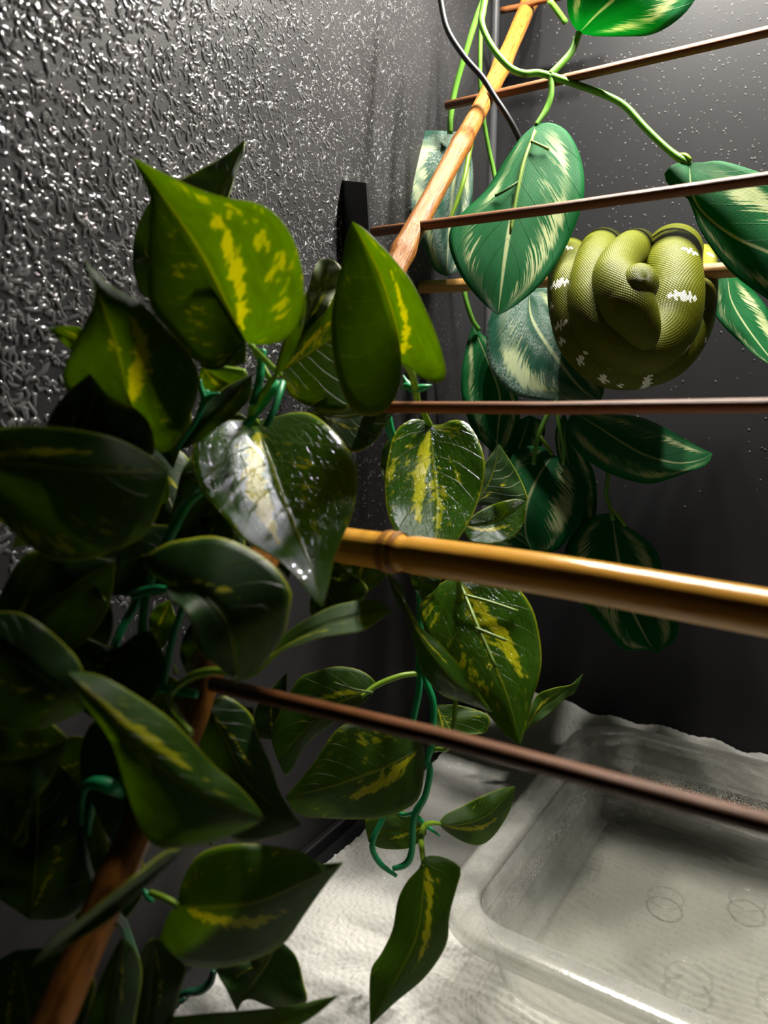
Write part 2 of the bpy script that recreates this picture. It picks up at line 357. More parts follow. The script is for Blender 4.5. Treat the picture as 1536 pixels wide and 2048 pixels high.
# LED bar under the ceiling (out of the frame above)
la, lb = L(LED_AB[0], LED_AB[1], LED_Z), L(LED_AB[0], LED_AB[2], LED_Z); LED_A = la; ld = (lb-la)/np.linalg.norm(lb-la); ls = np.cross(ld, EZ)
bar = thing('led_light_bar', 'slim LED light bar fixed under the enclosure ceiling', 'light', tuple((la+lb)/2+np.array([0, 0, .013])))
def barfr(x, y, z): return la+ld*x+ls*y+EZ*z
blen = np.linalg.norm(lb-la)
adopt(box('housing', (-.01, -.016, .004), (blen+.01, .016, ZC-LED_A[2]), M_HOUS, fr=barfr, bevel=.002), bar)
NL = 6
for i in range(NL):
    x = blen*(i+.5)/NL
    adopt(box('led_chip', (x-.006, -.006, .0005), (x+.006, .006, .004), M_LED, fr=barfr), bar)
    ldt = bpy.data.lights.new('led_lamp', 'AREA'); ldt.shape = 'RECTANGLE'; ldt.size = .014; ldt.size_y = .014
    ldt.energy = LED_POWER/NL; ldt.color = (1, .95, .86)
    lo_ = bpy.data.objects.new('led_lamp', ldt); COL.objects.link(lo_)
    lo_.location = tuple(barfr(x, 0, -.001)); lo_.rotation_euler = Vector(EZ*.99-N2*.10).to_track_quat('Z', 'Y').to_euler(); adopt(lo_, bar)

# ------------------------------------------------------------------ water beads on the walls (uncountable)
def bead_field(name, items, mat, label):
    """items: list of (origin a-or-b coords builder) polylines: (pts2d (k,2), radius, height)"""
    V, Fc = [], []
    for org, ax, ay, nr, pts, r, hgt in items:
        k = len(pts); base = len(V)
        pts = np.asarray(pts); tan = np.gradient(pts, axis=0) if k > 1 else np.array([[1., 0]])
        tan /= np.linalg.norm(tan, axis=1)[:, None]+1e-9
        prof = np.sqrt(np.clip(1-np.linspace(-1, 1, k)**4, .06, 1))
        for i in range(k):
            nx = np.array([-tan[i, 1], tan[i, 0]])
            for c, h in ((1, 0), (.72, .72), (0, 1), (-.72, .72), (-1, 0)):
                q = pts[i]+nx*c*r*prof[i]; V.append(org+ax*q[0]+ay*q[1]+nr*(h*hgt*prof[i]-.0001))
        for i in range(k-1):
            for j in range(4):
                a = base+i*5+j; Fc.append((a, a+1, a+6, a+5))
    o = mesh_obj(name, V, Fc, mat); tag(o, label, 'water droplets', kind='stuff'); return o
items = []
rng = np.random.default_rng(3)
for _ in range(17000):                                     # long merged beads, near part of the left wall
    a = .16+.46*rng.random()**.85; z = .22+.46*rng.random()
    size = np.interp(a, [.16, .35, .6], [.00055, .0009, .0014])*rng.uniform(.5, 1.4)
    if rng.random() > np.interp(z, [.22, .34, .45, .7], [.15, .65, 1, 1])*np.interp(a, [.16, .24, .4], [.25, .8, 1]): continue
    k = 5; ang = rng.uniform(0, 6.28); curl = rng.normal(0, .6); pt = [np.array([0., 0.])]
    for j in range(k-1):
        ang += curl+rng.normal(0, .5); pt.append(pt[-1]+np.array([math.cos(ang), math.sin(ang)])*size*rng.uniform(.8, 2.1))
    items.append((L(a, 0, z), E1, EZ, N1, pt, size, size*.55))
for _ in range(26000):                                     # fine beads towards the corner
    a = .03+.40*rng.random(); z = .25+.47*rng.random()
    if rng.random() > np.interp(a, [.03, .10, .2, .42], [.12, .6, 1, .5])*np.interp(z, [.25, .38, .5], [.05, .55, 1]): continue
    size = np.interp(a, [.03, .2, .4], [.00034, .00055, .0007])*rng.uniform(.6, 1.5)
    ang = rng.uniform(0, 6.28); e = np.array([math.cos(ang), math.sin(ang)])*size*rng.uniform(.6, 1.4)
    items.append((L(a, 0, z), E1, EZ, N1, [-e, e*0, e], size, size*.7))
bead_field('water_droplets', items, M_DROP, 'water beads and streaks covering the black left wall')
items = []
for _ in range(5200):
    b = .02+.46*rng.random(); z = .25+.50*rng.random()
    if rng.random() > np.interp(z, [.25, .42, .55, .7], [.02, .25, .8, 1])*np.interp(b, [0, .1, .3], [.4, .6, 1]): continue
    size = rng.uniform(.0005, .0012); ang = rng.uniform(0, 6.28); e = np.array([math.cos(ang), math.sin(ang)])*size*.8
    items.append((L(0, b, z), E2, EZ, N2, [-e, e*0, e], size, size*.8))
bead_field('water_droplets', items, M_DROPB, 'fine round water drops dotting the black back wall')

# ------------------------------------------------------------------ paper towels
def towel(name, a0, a1, b0, b1, z0, label, climb=0., seed=1, step=.0012):
    rg = np.random.default_rng(seed); ph = rg.uniform(0, 6.28, 12)
    na, nb = int((a1-a0)/step), int((b1-b0)/step)
    s_, t_ = np.meshgrid(np.linspace(0, 1, na+1), np.linspace(0, 1, nb+1), indexing='ij')
    a = a0+(a1-a0)*s_; b = b0+(b1-b0)*t_; ua, ub = a.copy(), b.copy()
    z = z0+.0014*(np.sin(a*38+ph[2])*np.sin(b*31+ph[3])+1)+.0009*(np.sin(a*90+b*60+ph[4])+1)
    wa = a+.0016*np.sin(b*210+ph[6])+.0012*np.sin(b*97+a*160+ph[7]); wb = b+.0018*np.sin(a*180+ph[8])+.0012*np.sin(a*77+b*240+ph[9])
    z += .0012*np.sqrt(np.abs(np.sin(math.pi*wa/.0038)*np.sin(math.pi*(wb/.0065+.5*np.floor(wa/.0038)))))     # embossed cells
    wr = np.sin(2*math.pi*(a/.0070+.9*np.sin(b*24+ph[10])+.35*np.sin(b*71+a*50+ph[11])))
    z += wr*(.0002+.0014*np.clip((ub-.14)/.06, 0, 1))*(.6+.4*np.sin(a*21+b*17+ph[0]))                                                             # damp wrinkles
    b = b+np.where(t_ == 0, .0012*np.abs(np.sin(s_*90)), 0)+(1-t_)**12*.003*np.sin(s_*9+ph[0])
    if climb:                                                                                                  # bends up the back wall
        f = np.clip(1-(ua-a0)/.05, 0, 1); z += climb*(1+.12*np.sin(b*42+ph[5])+.06*np.sin(b*131))*f**2; a = np.where(f > 0, .0015+.0485*(1-f), a)
    V = C0+a[..., None]*E1+b[..., None]*E2+z[..., None]*EZ; V = V.reshape(-1, 3)
    I = np.arange((na+1)*(nb+1)).reshape(na+1, nb+1)
    Q = np.stack([I[:-1, :-1], I[:-1, 1:], I[1:, 1:], I[1:, :-1]], -1).reshape(-1, 4)
    me = bpy.data.meshes.new(name); me.vertices.add(len(V)); me.vertices.foreach_set('co', V.ravel().astype(np.float32))
    me.loops.add(Q.size); me.loops.foreach_set('vertex_index', Q.ravel().astype(np.int32)); me.polygons.add(len(Q))
    me.polygons.foreach_set('loop_start', np.arange(0, Q.size, 4, dtype=np.int32)); me.update(calc_edges=True)
    me.polygons.foreach_set('use_smooth', np.ones(len(Q), bool))
    uvl = me.uv_layers.new(name='UVMap'); uvl.data.foreach_set('uv', np.stack([ua.ravel(), ub.ravel()], 1)[Q.ravel()].ravel())
    me.materials.append(M_TOWEL); o = bpy.data.objects.new(name, me); COL.objects.link(o)
    return tag(o, label, 'paper towel')
towel('paper_towel', .0, .385, .018, .58, .0012, 'white embossed paper towel reaching up the back wall under the tub', climb=.030, seed=2)
towel('paper_towel', .382, .655, .030, .58, .0088, 'front white paper towel overlapping the rear sheet below the pothos', seed=5)

# ------------------------------------------------------------------ water tub
def rrect(a0, a1, b0, b1, r, n=8):
    out = []
    for (ca, cb, s) in ((a1-r, b1-r, 0), (a0+r, b1-r, 90), (a0+r, b0+r, 180), (a1-r, b0+r, 270)):
        for k in range(n+1):
            t = math.radians(s+90*k/n); out.append((ca+r*math.cos(t), cb+r*math.sin(t)))
    return out
def loft(rings, close_last=True, close_first=False):
    V, Fc = [], []; n = len(rings[0][0])
    for ring, z in rings: V += [L(a, b, z) for a, b in ring]
    for i in range(len(rings)-1):
        for k in range(n): Fc.append((i*n+k, i*n+(k+1) % n, (i+1)*n+(k+1) % n, (i+1)*n+k))
    if close_last: Fc.append(tuple((len(rings)-1)*n+k for k in range(n)))
    if close_first: Fc.append(tuple(reversed(range(n))))
    return V, Fc
TA0, TA1, TB0, TB1, TZ = .100, .412, .156, .395, .075
def ring(i, r): return rrect(TA0+i, TA1-i, TB0+i, TB1-i, r)
TBZ = .0130
tub = thing('water_tub', 'translucent frosted plastic tub of water on the paper towel', 'tub', tuple(L((TA0+TA1)/2, (TB0+TB1)/2, TBZ)))
V, Fc = loft([(ring(.020, .030), TZ-.006), (ring(.024, .028), TZ-.020), (ring(.031, .026), TBZ+.008), (ring(.036, .022), TBZ+.0012), (ring(.040, .020), TBZ)], close_last=False)
o = mesh_obj('shell', V, Fc, M_PLAS); md = o.modifiers.new('thick', 'SOLIDIFY'); md.thickness = .0011; md.offset = 0
adopt(o, tub)
V, Fc = loft([(ring(.020, .030), TZ-.006), (ring(.018, .031), TZ-.001), (ring(.0165, .032), TZ), (ring(.003, .042), TZ), (ring(.0, .044), TZ-.002), (ring(.0, .044), TZ-.010)], close_last=False)
o = mesh_obj('rim', V, Fc, M_RIM); md = o.modifiers.new('thick', 'SOLIDIFY'); md.thickness = .0012; md.offset = 0
adopt(o, tub)
V, Fc = loft([(ring(.0402, .020), TBZ)])
o = mesh_obj('base', V, Fc, M_BASEP, smooth=False); md = o.modifiers.new('thick', 'SOLIDIFY'); md.thickness = .0011; md.offset = 0
adopt(o, tub)
V, Fc = loft([(ring(.0240, .028), TZ-.0195), (ring(.0225, .0285), TZ-.0185), (ring(.0240, .028), TZ-.0175)], close_last=False)
adopt(mesh_obj('moulded_line', V, Fc, M_PLAS), tub)
for (x, y, rr) in ((.23, .26, .012), (.30, .29, .014), (.20, .31, .012), (.28, .34, .013)):     # moulded rings in the base
    V, Fc, UV = tube_geo([L(x+rr*math.cos(t), y+rr*math.sin(t), TBZ+.0014) for t in np.linspace(0, 2*math.pi, 25)], .0008, 6, cap=False)
    adopt(mesh_obj('base_ring', V, Fc, M_PLAS), tub)
WZ = .040
M_COND = m_drop('condensation', (.42, .42, .41), .08)
cv, cf_ = [], []
crg = np.random.default_rng(9)
for k_ in range(4200):                                    # condensation beads on the inner faces of the tub walls
    zf = crg.random(); z_ = .044+(TZ-.022-.044)*zf; ins = .0245+.0045*(1-zf)
    if k_ % 3: base_ = L(TA0+ins+.0008, crg.uniform(TB0+.05, TB1-.05), z_); ax_, nn = E2, N2
    else: base_ = L(crg.uniform(TA0+.05, TA1-.05), TB0+ins+.0008, z_); ax_, nn = E1, N1
    r_ = crg.uniform(.00025, .0006); o_ = len(cv)
    cv += [base_+ax_*r_*math.cos(q_)+EZ*r_*math.sin(q_) for q_ in np.linspace(0, 2*math.pi, 7)[:-1]]+[base_+nn*r_*.7]
    cf_ += [(o_+q_, o_+(q_+1) % 6, o_+6) for q_ in range(6)]
co_ = mesh_obj('condensation', cv, cf_, M_COND); co_['kind'] = 'stuff'; adopt(co_, tub)
wr = [(a, b) for a, b in ring(.0285, .0266)]
V, Fc = loft([(wr, WZ)], close_last=True)
wo = mesh_obj('water', V, Fc, M_WATER, smooth=False); tag(wo, 'shallow clear water standing in the frosted tub', 'water', kind='stuff')

# ------------------------------------------------------------------ bamboo trellis, canes
VPX = (-1717-768)/F
def rung_depth(u0, d0, u): return d0*((u0-768)/F-VPX)/((u-768)/F-VPX)
def upr_d(v): return 1/(1.35+2.22*v/2048)
tre = thing('bamboo_trellis', 'leaning cane trellis with thin dark brown crossbars across the enclosure', 'trellis', tuple(P(85, 2060, upr_d(2060))))
up = [(1078, -40), (1010, 118), (958, 222), (905, 320), (850, 420), (800, 516), (690, 780), (560, 1050), (415, 1342), (372, 1460), (262, 1690), (176, 1880), (100, 2055), (20, 2230)]
pts = np.array([P(u, v, upr_d(v)) for u, v in up]); q = catmull(np.c_[pts, np.full(len(pts), .0070)], 160)
wig = np.interp(np.arange(160), np.arange(0, 160, 8), rng.normal(0, .00045, 20))
for kk in (9, 30, 52, 76, 100, 126, 146): wig += .0012*np.exp(-((np.arange(160)-kk)/1.3)**2)
adopt(tube('upright', q[:, :3], q[:, 3]+wig, M_BARK, nr=16), tre)
def to_right_wall(a, b, bw=.598):
    ba, bb = [np.linalg.solve(np.array([[E1[0], E2[0]], [E1[1], E2[1]]]), (p-C0)[:2])[1] for p in (a, b)]
    return a+(b-a)*(bw-ba)/(bb-ba)
def crossbar(u0, v0, u1, v1, rpx_mm, dofs=0., ul=None):
    d0 = upr_d(v0)-dofs if ul is None else ul
    a, b = P(u0, v0, d0), P(u1, v1, rung_depth(u0, d0, u1)); n = 14
    b = to_right_wall(a, b) if v0 > 100 else a+(b-a)*1.2; t = np.linspace(0, 1, n)[:, None]; path = a*(1-t)+b*t
    path += np.c_[np.zeros(n), np.zeros(n), np.interp(np.arange(n), np.arange(0, n, 3), rng.normal(0, .0006, len(range(0, n, 3))))]
    V, Fc, UV = tube_geo(path, rpx_mm, 8)
    return adopt(mesh_obj('crossbar', V, Fc, M_STICK, uv=UV), tre)
crossbar(1003, 22, 1140, -12, .0030, ul=.735)
crossbar(893, 213, 1536, 62, .0036, ul=upr_d(190)+.012)
crossbar(745, 463, 1536, 356, .0033, ul=upr_d(440)+.012)
crossbar(700, 816, 1536, 814, .0030, ul=upr_d(780)-.012)
crossbar(425, 1362, 1536, 1645, .0033, ul=upr_d(1350)-.012)

per = thing('cane_perch', 'tan horizontal cane perch carrying the green snake', 'perch', tuple(P(1260, 553, .62)))
d0 = rung_depth(1260, .62, 808)
pp = [P(808, 576, d0), P(1100, 561, rung_depth(1260, .62, 1100)), P(1440, 541, rung_depth(1260, .62, 1440)), P(1700, 520, rung_depth(1260, .62, 1700))]
pp[3] = to_right_wall(pp[1], pp[2])
adopt(tube('cane', pp, .0055, M_PERCH, nr=16, n=40), per)

bam = thing('bamboo_pole', 'thick golden bamboo pole crossing the foreground above the tub', 'bamboo pole', tuple(P(790, 1105, .39)))
db = .395
ends = [(560, 1066), (690, 1091), (790, 1105), (1100, 1150), (1536, 1226), (1800, 1275)]
bp = np.array([P(u, v, rung_depth(690, db, u)) for u, v in ends]); bp[5] = to_right_wall(bp[3], bp[4]); q = catmull(np.c_[bp, np.full(6, .0087)], 120)
r = q[:, 3].copy(); un = np.array([768+F*((p-CP)@CR)/((p-CP)@CF) for p in q[:, :3]])
for node in (788, 1900):
    r += .0016*np.exp(-((un-node)/13)**2)-.0012*np.exp(-((un-node-22)/9)**2)
adopt(tube('cane', q[:, :3], r, M_BAMB, nr=24), bam)
i = int(np.argmin(abs(un-782))); seg = catmull(q[[i-1, i, i+1, i+2], :3], 7)
V, Fc, UV = tube_geo(seg[1:6], [.0096, .0101, .0097, .0101, .0095], 24, cap=False)
adopt(mesh_obj('node_ring', V, Fc, M_NODE, uv=UV), bam)

# ------------------------------------------------------------------ bracket, cable
wl = lambda u, v: (lambda r: CP+r*((N1@(C0-CP))/(N1@r)))(CF+(u-768)/F*CR-(v-1024)/F*CU)
q0 = wl(684, 452); ab = np.linalg.solve(np.array([[E1[0], E2[0]], [E1[1], E2[1]]]), (q0-C0)[:2]); ba, bz = ab[0], q0[2]
br = thing('wall_bracket', 'black angled bracket fixed to the left wall near the corner', 'bracket', tuple(L(ba, 0, bz)))
V = [L(ba, .0002, bz+.032), L(ba, .022, bz+.028), L(ba, .026, bz-.030), L(ba, .0002, bz-.040)]
V += [p-E1*.003 for p in V]
adopt(mesh_obj('arm_plate', V, [(0, 1, 2, 3), (7, 6, 5, 4), (0, 4, 5, 1), (1, 5, 6, 2), (2, 6, 7, 3), (3, 7, 4, 0)], M_BLACK, smooth=False), br)
adopt(box('back_plate', (ba-.020, .0002, bz-.040), (ba, .0030, bz+.032), M_BLACK, bevel=.0008), br)
V, Fc, UV = tube_geo([L(ba-.011, .003, bz+.004), L(ba-.011, .0045, bz+.004)], .003, 12)
adopt(mesh_obj('screw', V, Fc, M_TRIM), br)
cb = pix_tube('power_cable', [(872, -60, .60), (881, 0, .60), (895, 60, .598), (930, 115, .595), (965, 155, .593), (990, 195, .593), (1012, 228, .594), (1034, 268, .60), (1058, 330, .615), (1080, 420, .63)], 6.0, M_CORD, nr=12, n=50)
tag(cb, 'black power cable hanging in front of the leaning cane', 'cable')

# ------------------------------------------------------------------ leaves
def leaf(parent, mat, base, left, right, tip, mid=None, d=(.4, .4), sl=0., sr=0., bow=0., wave=.0015, seed=0, nt=30, ns=8, thick=.00035, name='leaf', side=None, amt=None):
    """Traced leaf: contours base->left->tip and base->right->tip, midrib base->mid->tip; depths at base and tip;
    sl/sr depth offset of the left/right margin (m, + = away); bow = arching of the midrib."""
    rg = np.random.default_rng(seed+int(base[0])*7+int(base[1]))
    cl = catmull([base]+left+[tip], nt); cr_ = catmull([base]+right+[tip], nt)
    cm = catmull([base]+(mid or [((base[0]*2+tip[0])/3, (base[1]*2+tip[1])/3), ((base[0]+tip[0]*2)/3, (base[1]+tip[1]*2)/3)])+[tip], nt)
    ph = rg.uniform(0, 6.28, 3); V, UV = [], []; ss = np.linspace(-1, 1, 2*ns+1)
    for i in range(nt):
        t = i/(nt-1); dm = d[0]*(1-t)+d[1]*t-bow*4*t*(1-t)
        wprof = math.sin(math.pi*min(1, t*1.02))**.6 if 0 < t < .98 else 0.
        for s in ss:
            e = cl if s < 0 else cr_; k = abs(s); a = cm[i]*(1-k)+e[i]*k
            off = (sl if s < 0 else sr)*wprof*(.6*k+.4*k*k)
            off += wave*wprof*k*k*math.sin(t*9+ph[0]+(3 if s < 0 else 0))+.5*wave*wprof*k*math.sin(t*19+ph[1])
            off += .0006*math.exp(-(k/.06)**2)*wprof
            V.append(P(a[0], a[1], dm+off)); UV.append((s, t))
    m = 2*ns+1; V = np.array(V); g = V.reshape(nt, m, 3)
    dx = np.gradient(g, axis=1); dy = np.gradient(g, axis=0); nrm = np.cross(dx, dy).reshape(-1, 3)
    nrm /= np.linalg.norm(nrm, axis=1)[:, None]+1e-12
    VV = np.vstack([V-nrm*thick/2, V+nrm*thick/2]); o = nt*m; Fc = []
    for i in range(nt-1):
        for j in range(m-1):
            p = i*m+j; Fc.append((p, p+1, p+m+1, p+m)); Fc.append((p+o, p+m+o, p+m+1+o, p+1+o))
        for j in (0, m-1):
            p = i*m+j; Fc.append((p, p+m, p+m+o, p+o) if j == 0 else (p, p+o, p+m+o, p+m))
    ob = mesh_obj(name, VV, Fc, mat, uv=UV+UV)
    adopt(ob, parent); ob['streak_side'] = side if side is not None else float(rg.choice([-1., 1.])); ob['streak_amount'] = amt if amt is not None else {'pothos_leaf_plain_shaded': .05}.get(mat.name, float(rg.uniform(.35, .6)))
    return ob
def stem(parent, pts, rpx, mat, name='stem', n=30, nr=8):
    return adopt(pix_tube(name, pts, rpx, mat, nr=nr, n=n), parent)
def subrib(lf, pts, rpx, mat):
    return adopt_sub(pix_tube('rib', pts, rpx, mat, nr=6, n=14), lf)
def adopt_sub(o, part):
    o.parent = part; o.matrix_parent_inverse = Matrix.Identity(4) if False else (Matrix.Translation(parent_loc(part.parent)) @ part.matrix_parent_inverse).inverted(); return o

# ---- left pothos bush
po = thing('artificial_pothos', 'bushy artificial pothos with yellow-flecked leaves filling the left side', 'plant', tuple(floorpt(150, 2300)))
B = po
l1 = leaf(B, M_LEAFV, (492, 685), [(490, 728), (450, 732), (398, 726), (348, 672), (300, 610), (297, 520), (301, 405), (282, 352)],
     [(520, 690), (565, 682), (597, 640), (608, 585), (596, 505), (565, 443), (520, 408), (460, 398), (400, 380), (330, 348)], (263, 313),
     [(452, 605), (405, 512), (352, 430), (300, 358)], (.365, .345), -.006, -.010, .012, side=1., amt=.40)
subrib(l1, [(490, 686, .357), (462, 640, .352), (430, 590, .349), (402, 560, .348)], 4.5, M_RIBD)
subrib(l1, [(485, 690, .357), (440, 735, .350), (400, 728, .350)], 4, M_RIBD)
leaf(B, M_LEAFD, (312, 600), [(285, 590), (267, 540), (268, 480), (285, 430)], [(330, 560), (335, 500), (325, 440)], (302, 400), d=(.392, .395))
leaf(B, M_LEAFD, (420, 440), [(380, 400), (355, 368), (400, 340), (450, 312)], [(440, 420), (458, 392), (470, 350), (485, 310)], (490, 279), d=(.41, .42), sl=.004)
leaf(B, M_LEAFV, (266, 815), [(225, 830), (152, 800), (125, 757), (150, 685), (183, 620), (188, 580)],
     [(290, 850), (320, 906), (358, 880), (394, 795), (398, 750), (380, 708), (330, 655), (282, 606), (232, 580), (195, 548)], (169, 517),
     [(252, 770), (235, 700), (210, 625)], (.345, .33), -.004, .006, .010, side=1., amt=.5)
leaf(B, M_LEAFD, (120, 880), [(93, 900), (96, 842), (130, 790)], [(200, 915), (300, 918), (304, 860), (272, 818), (218, 792)], (180, 747),
     [(160, 860), (185, 800)], (.318, .322), .004, .012, .006)
leaf(B, M_LEAFV, (-120, 930), [(-60, 870), (10, 855), (80, 853), (160, 860), (236, 878), (294, 908)],
     [(-60, 1020), (5, 1047), (60, 1092), (105, 1121), (165, 1120), (216, 1106), (290, 1070), (325, 1000)], (338, 943),
     [(30, 925), (140, 935), (250, 945)], (.30, .325), .004, .016, .014)
l5 = leaf(B, M_LEAFW, (511, 842), [(448, 842), (404, 862), (384, 901), (387, 945), (409, 990), (448, 1033), (492, 1082), (545, 1112), (590, 1150), (620, 1190)],
     [(553, 834), (584, 826), (623, 828), (662, 857), (692, 892), (714, 931), (714, 984), (701, 1038), (682, 1082), (667, 1121), (658, 1165)], (645, 1214),
     [(533, 900), (560, 980), (590, 1055), (620, 1130)], (.405, .325), -.008, .012, .010, nt=40, ns=10, side=-1., amt=.6)
leaf(B, M_LEAFD, (330, 1168), [(285, 1125), (332, 1088), (390, 1076), (430, 1073), (488, 1092), (547, 1131), (582, 1182), (578, 1221), (570, 1264), (547, 1303), (508, 1345)],
     [(344, 1201), (375, 1225), (391, 1284), (406, 1311), (441, 1338)], (473, 1367),
     [(400, 1190), (450, 1245), (468, 1310)], (.31, .315), .012, -.006, .008)
leaf(B, M_LEAF, (470, 1366), [(520, 1310), (584, 1258), (623, 1233), (662, 1214), (702, 1204), (735, 1199), (757, 1204)],
     [(511, 1350), (565, 1302), (604, 1287), (643, 1275), (692, 1268), (731, 1258)], (787, 1221), [(540, 1310), (620, 1262), (700, 1235)], (.345, .375), .004, -.004, .006)
leaf(B, M_LEAF, (803, 725), [(800, 770), (780, 812), (750, 832), (715, 828), (696, 808), (680, 770), (667, 714), (662, 649), (670, 584), (685, 522), (692, 477)],
     [(821, 736), (841, 754), (867, 766), (889, 760), (890, 731), (873, 672), (851, 620), (821, 561), (786, 516), (763, 493), (730, 460)], (704, 443),
     [(796, 670), (780, 605), (757, 540), (730, 488)], (.40, .385), -.012, -.018, .006)
leaf(B, M_LEAF, (560, 745), [(575, 690), (610, 645), (650, 610), (680, 596)], [(580, 790), (625, 815), (690, 822), (702, 780), (712, 700)], (715, 640), d=(.42, .43))
leaf(B, M_LEAFB, (600, 692), [(603, 640), (613, 590), (630, 535), (641, 519)], [(612, 662), (650, 625), (668, 590), (684, 545), (672, 524)], (655, 517), d=(.425, .43), wave=.004)
leaf(B, M_LEAF, (548, 757), [(556, 715), (575, 660), (598, 608)], [(570, 735), (588, 700), (606, 650)], (613, 582), d=(.365, .36), sl=-.004)
leaf(B, M_LEAFD, (612, 818), [(660, 790), (720, 780), (780, 790)], [(640, 850), (672, 880), (705, 905), (742, 890), (770, 852)], (795, 815), [(680, 833), (745, 822)], (.42, .44))
leaf(B, M_LEAFD, (505, 748), [(450, 775), (405, 815), (372, 862)], [(500, 795), (470, 830), (425, 862), (385, 890)], (350, 903), [(450, 805), (400, 855)], (.37, .362), .006, .003)
leaf(B, M_LEAF, (402, 733), [(398, 760), (410, 785), (440, 790)], [(440, 728), (480, 735), (495, 750)], (478, 778), d=(.40, .405))
leaf(B, M_LEAF, (175, 690), [(162, 702), (145, 703)], [(168, 660), (140, 652)], (95, 656), d=(.36, .362))
# lower left
leaf(B, M_LEAF, (135, 1343), [(165, 1400), (222, 1482), (254, 1582), (282, 1657), (322, 1696), (410, 1688), (478, 1664)],
     [(200, 1352), (273, 1392), (337, 1436), (383, 1482), (428, 1532), (456, 1555), (494, 1590)], (531, 1639), [(225, 1440), (330, 1540), (435, 1605)], (.275, .30), .006, .010, .008, nt=36)
leaf(B, M_LEAFD, (415, 1415), [(400, 1500), (420, 1600), (470, 1680), (540, 1676)], [(447, 1392), (498, 1425), (520, 1480), (543, 1534), (562, 1589)], (603, 1651), [(450, 1480), (500, 1570)], (.36, .365), .004, .008)
leaf(B, M_LEAFB, (440, 1400), [(470, 1440), (500, 1462)], [(450, 1392), (490, 1412), (508, 1418)], (506, 1450), d=(.375, .38))
leaf(B, M_LEAFV, (355, 1810), [(361, 1775), (370, 1750), (392, 1714), (424, 1696), (478, 1687), (547, 1692), (606, 1705), (640, 1727)],
     [(337, 1828), (327, 1856), (319, 1878), (337, 1910), (365, 1929), (433, 1936), (492, 1924), (547, 1901), (576, 1878), (606, 1833), (638, 1787), (662, 1755)], (688, 1724),
     [(430, 1815), (520, 1800), (610, 1762)], (.335, .355), .006, .010, .008)
leaf(B, M_LEAFD, (560, 1880), [(500, 1915), (433, 1930), (455, 1983)], [(592, 1912), (606, 1960), (611, 2008), (547, 2015), (494, 1996)], (474, 2023), [(530, 1930), (495, 1980)], (.385, .38))
leaf(B, M_LEAF, (240, 2062), [(319, 2036), (365, 2031), (456, 2024), (524, 2018), (592, 2010), (640, 1998)], [(330, 2110), (460, 2105), (560, 2070), (625, 2035)], (679, 1990), [(380, 2065), (520, 2050), (610, 2020)], (.33, .345))
leaf(B, M_LEAFD, (243, 1874), [(205, 1950), (175, 2040), (160, 2120)], [(268, 1895), (283, 1940), (275, 2010), (255, 2090)], (205, 2150), d=(.315, .31), sl=.004, sr=.006)
leaf(B, M_LEAFD, (310, 1872), [(285, 1900), (272, 1970), (255, 2060)], [(345, 1910), (372, 1935), (362, 1975), (340, 2050)], (290, 2110), d=(.335, .33), sr=.004)
leaf(B, M_LEAFV, (20, 1692), [(6, 1672), (18, 1622), (38, 1600)], [(50, 1690), (56, 1655), (60, 1620)], (59, 1586), d=(.33, .33))
leaf(B, M_LEAFD, (366, 1700), [(330, 1705), (260, 1760), (170, 1830), (110, 1870)], [(320, 1748), (290, 1776), (220, 1840), (130, 1895)], (60, 1935), d=(.285, .27), sl=-.03, sr=0)
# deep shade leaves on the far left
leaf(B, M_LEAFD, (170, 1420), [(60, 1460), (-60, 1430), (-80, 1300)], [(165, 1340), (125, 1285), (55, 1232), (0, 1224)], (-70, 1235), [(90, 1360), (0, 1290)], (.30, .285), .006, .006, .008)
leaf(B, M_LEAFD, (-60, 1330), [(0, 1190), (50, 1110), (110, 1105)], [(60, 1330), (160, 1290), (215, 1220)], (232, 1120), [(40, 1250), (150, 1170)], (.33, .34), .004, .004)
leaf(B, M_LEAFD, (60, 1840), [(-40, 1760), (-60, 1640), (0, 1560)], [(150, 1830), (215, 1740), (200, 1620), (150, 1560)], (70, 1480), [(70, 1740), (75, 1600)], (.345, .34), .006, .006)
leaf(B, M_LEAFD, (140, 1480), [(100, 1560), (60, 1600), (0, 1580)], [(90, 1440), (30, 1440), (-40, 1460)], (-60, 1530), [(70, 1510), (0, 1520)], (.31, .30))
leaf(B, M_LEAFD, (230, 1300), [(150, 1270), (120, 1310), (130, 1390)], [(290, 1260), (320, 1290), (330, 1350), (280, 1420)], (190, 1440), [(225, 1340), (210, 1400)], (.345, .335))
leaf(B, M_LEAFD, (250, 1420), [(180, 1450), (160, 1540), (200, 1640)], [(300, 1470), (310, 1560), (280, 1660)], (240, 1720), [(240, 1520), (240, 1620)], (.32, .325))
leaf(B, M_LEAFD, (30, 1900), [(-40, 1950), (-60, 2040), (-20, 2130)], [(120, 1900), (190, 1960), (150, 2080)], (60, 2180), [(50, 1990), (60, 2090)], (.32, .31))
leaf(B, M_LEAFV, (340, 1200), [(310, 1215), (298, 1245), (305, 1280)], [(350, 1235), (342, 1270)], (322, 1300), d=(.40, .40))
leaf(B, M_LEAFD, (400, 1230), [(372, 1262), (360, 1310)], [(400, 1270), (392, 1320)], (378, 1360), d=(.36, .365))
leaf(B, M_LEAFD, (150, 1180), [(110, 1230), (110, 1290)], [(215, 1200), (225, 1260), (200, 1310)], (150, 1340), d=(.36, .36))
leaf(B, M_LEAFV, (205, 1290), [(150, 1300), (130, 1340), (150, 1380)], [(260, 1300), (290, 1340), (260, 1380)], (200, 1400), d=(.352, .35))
leaf(B, M_LEAF, (672, 1104), [(655, 1120), (650, 1150)], [(695, 1120), (704, 1142)], (690, 1165), d=(.40, .40))
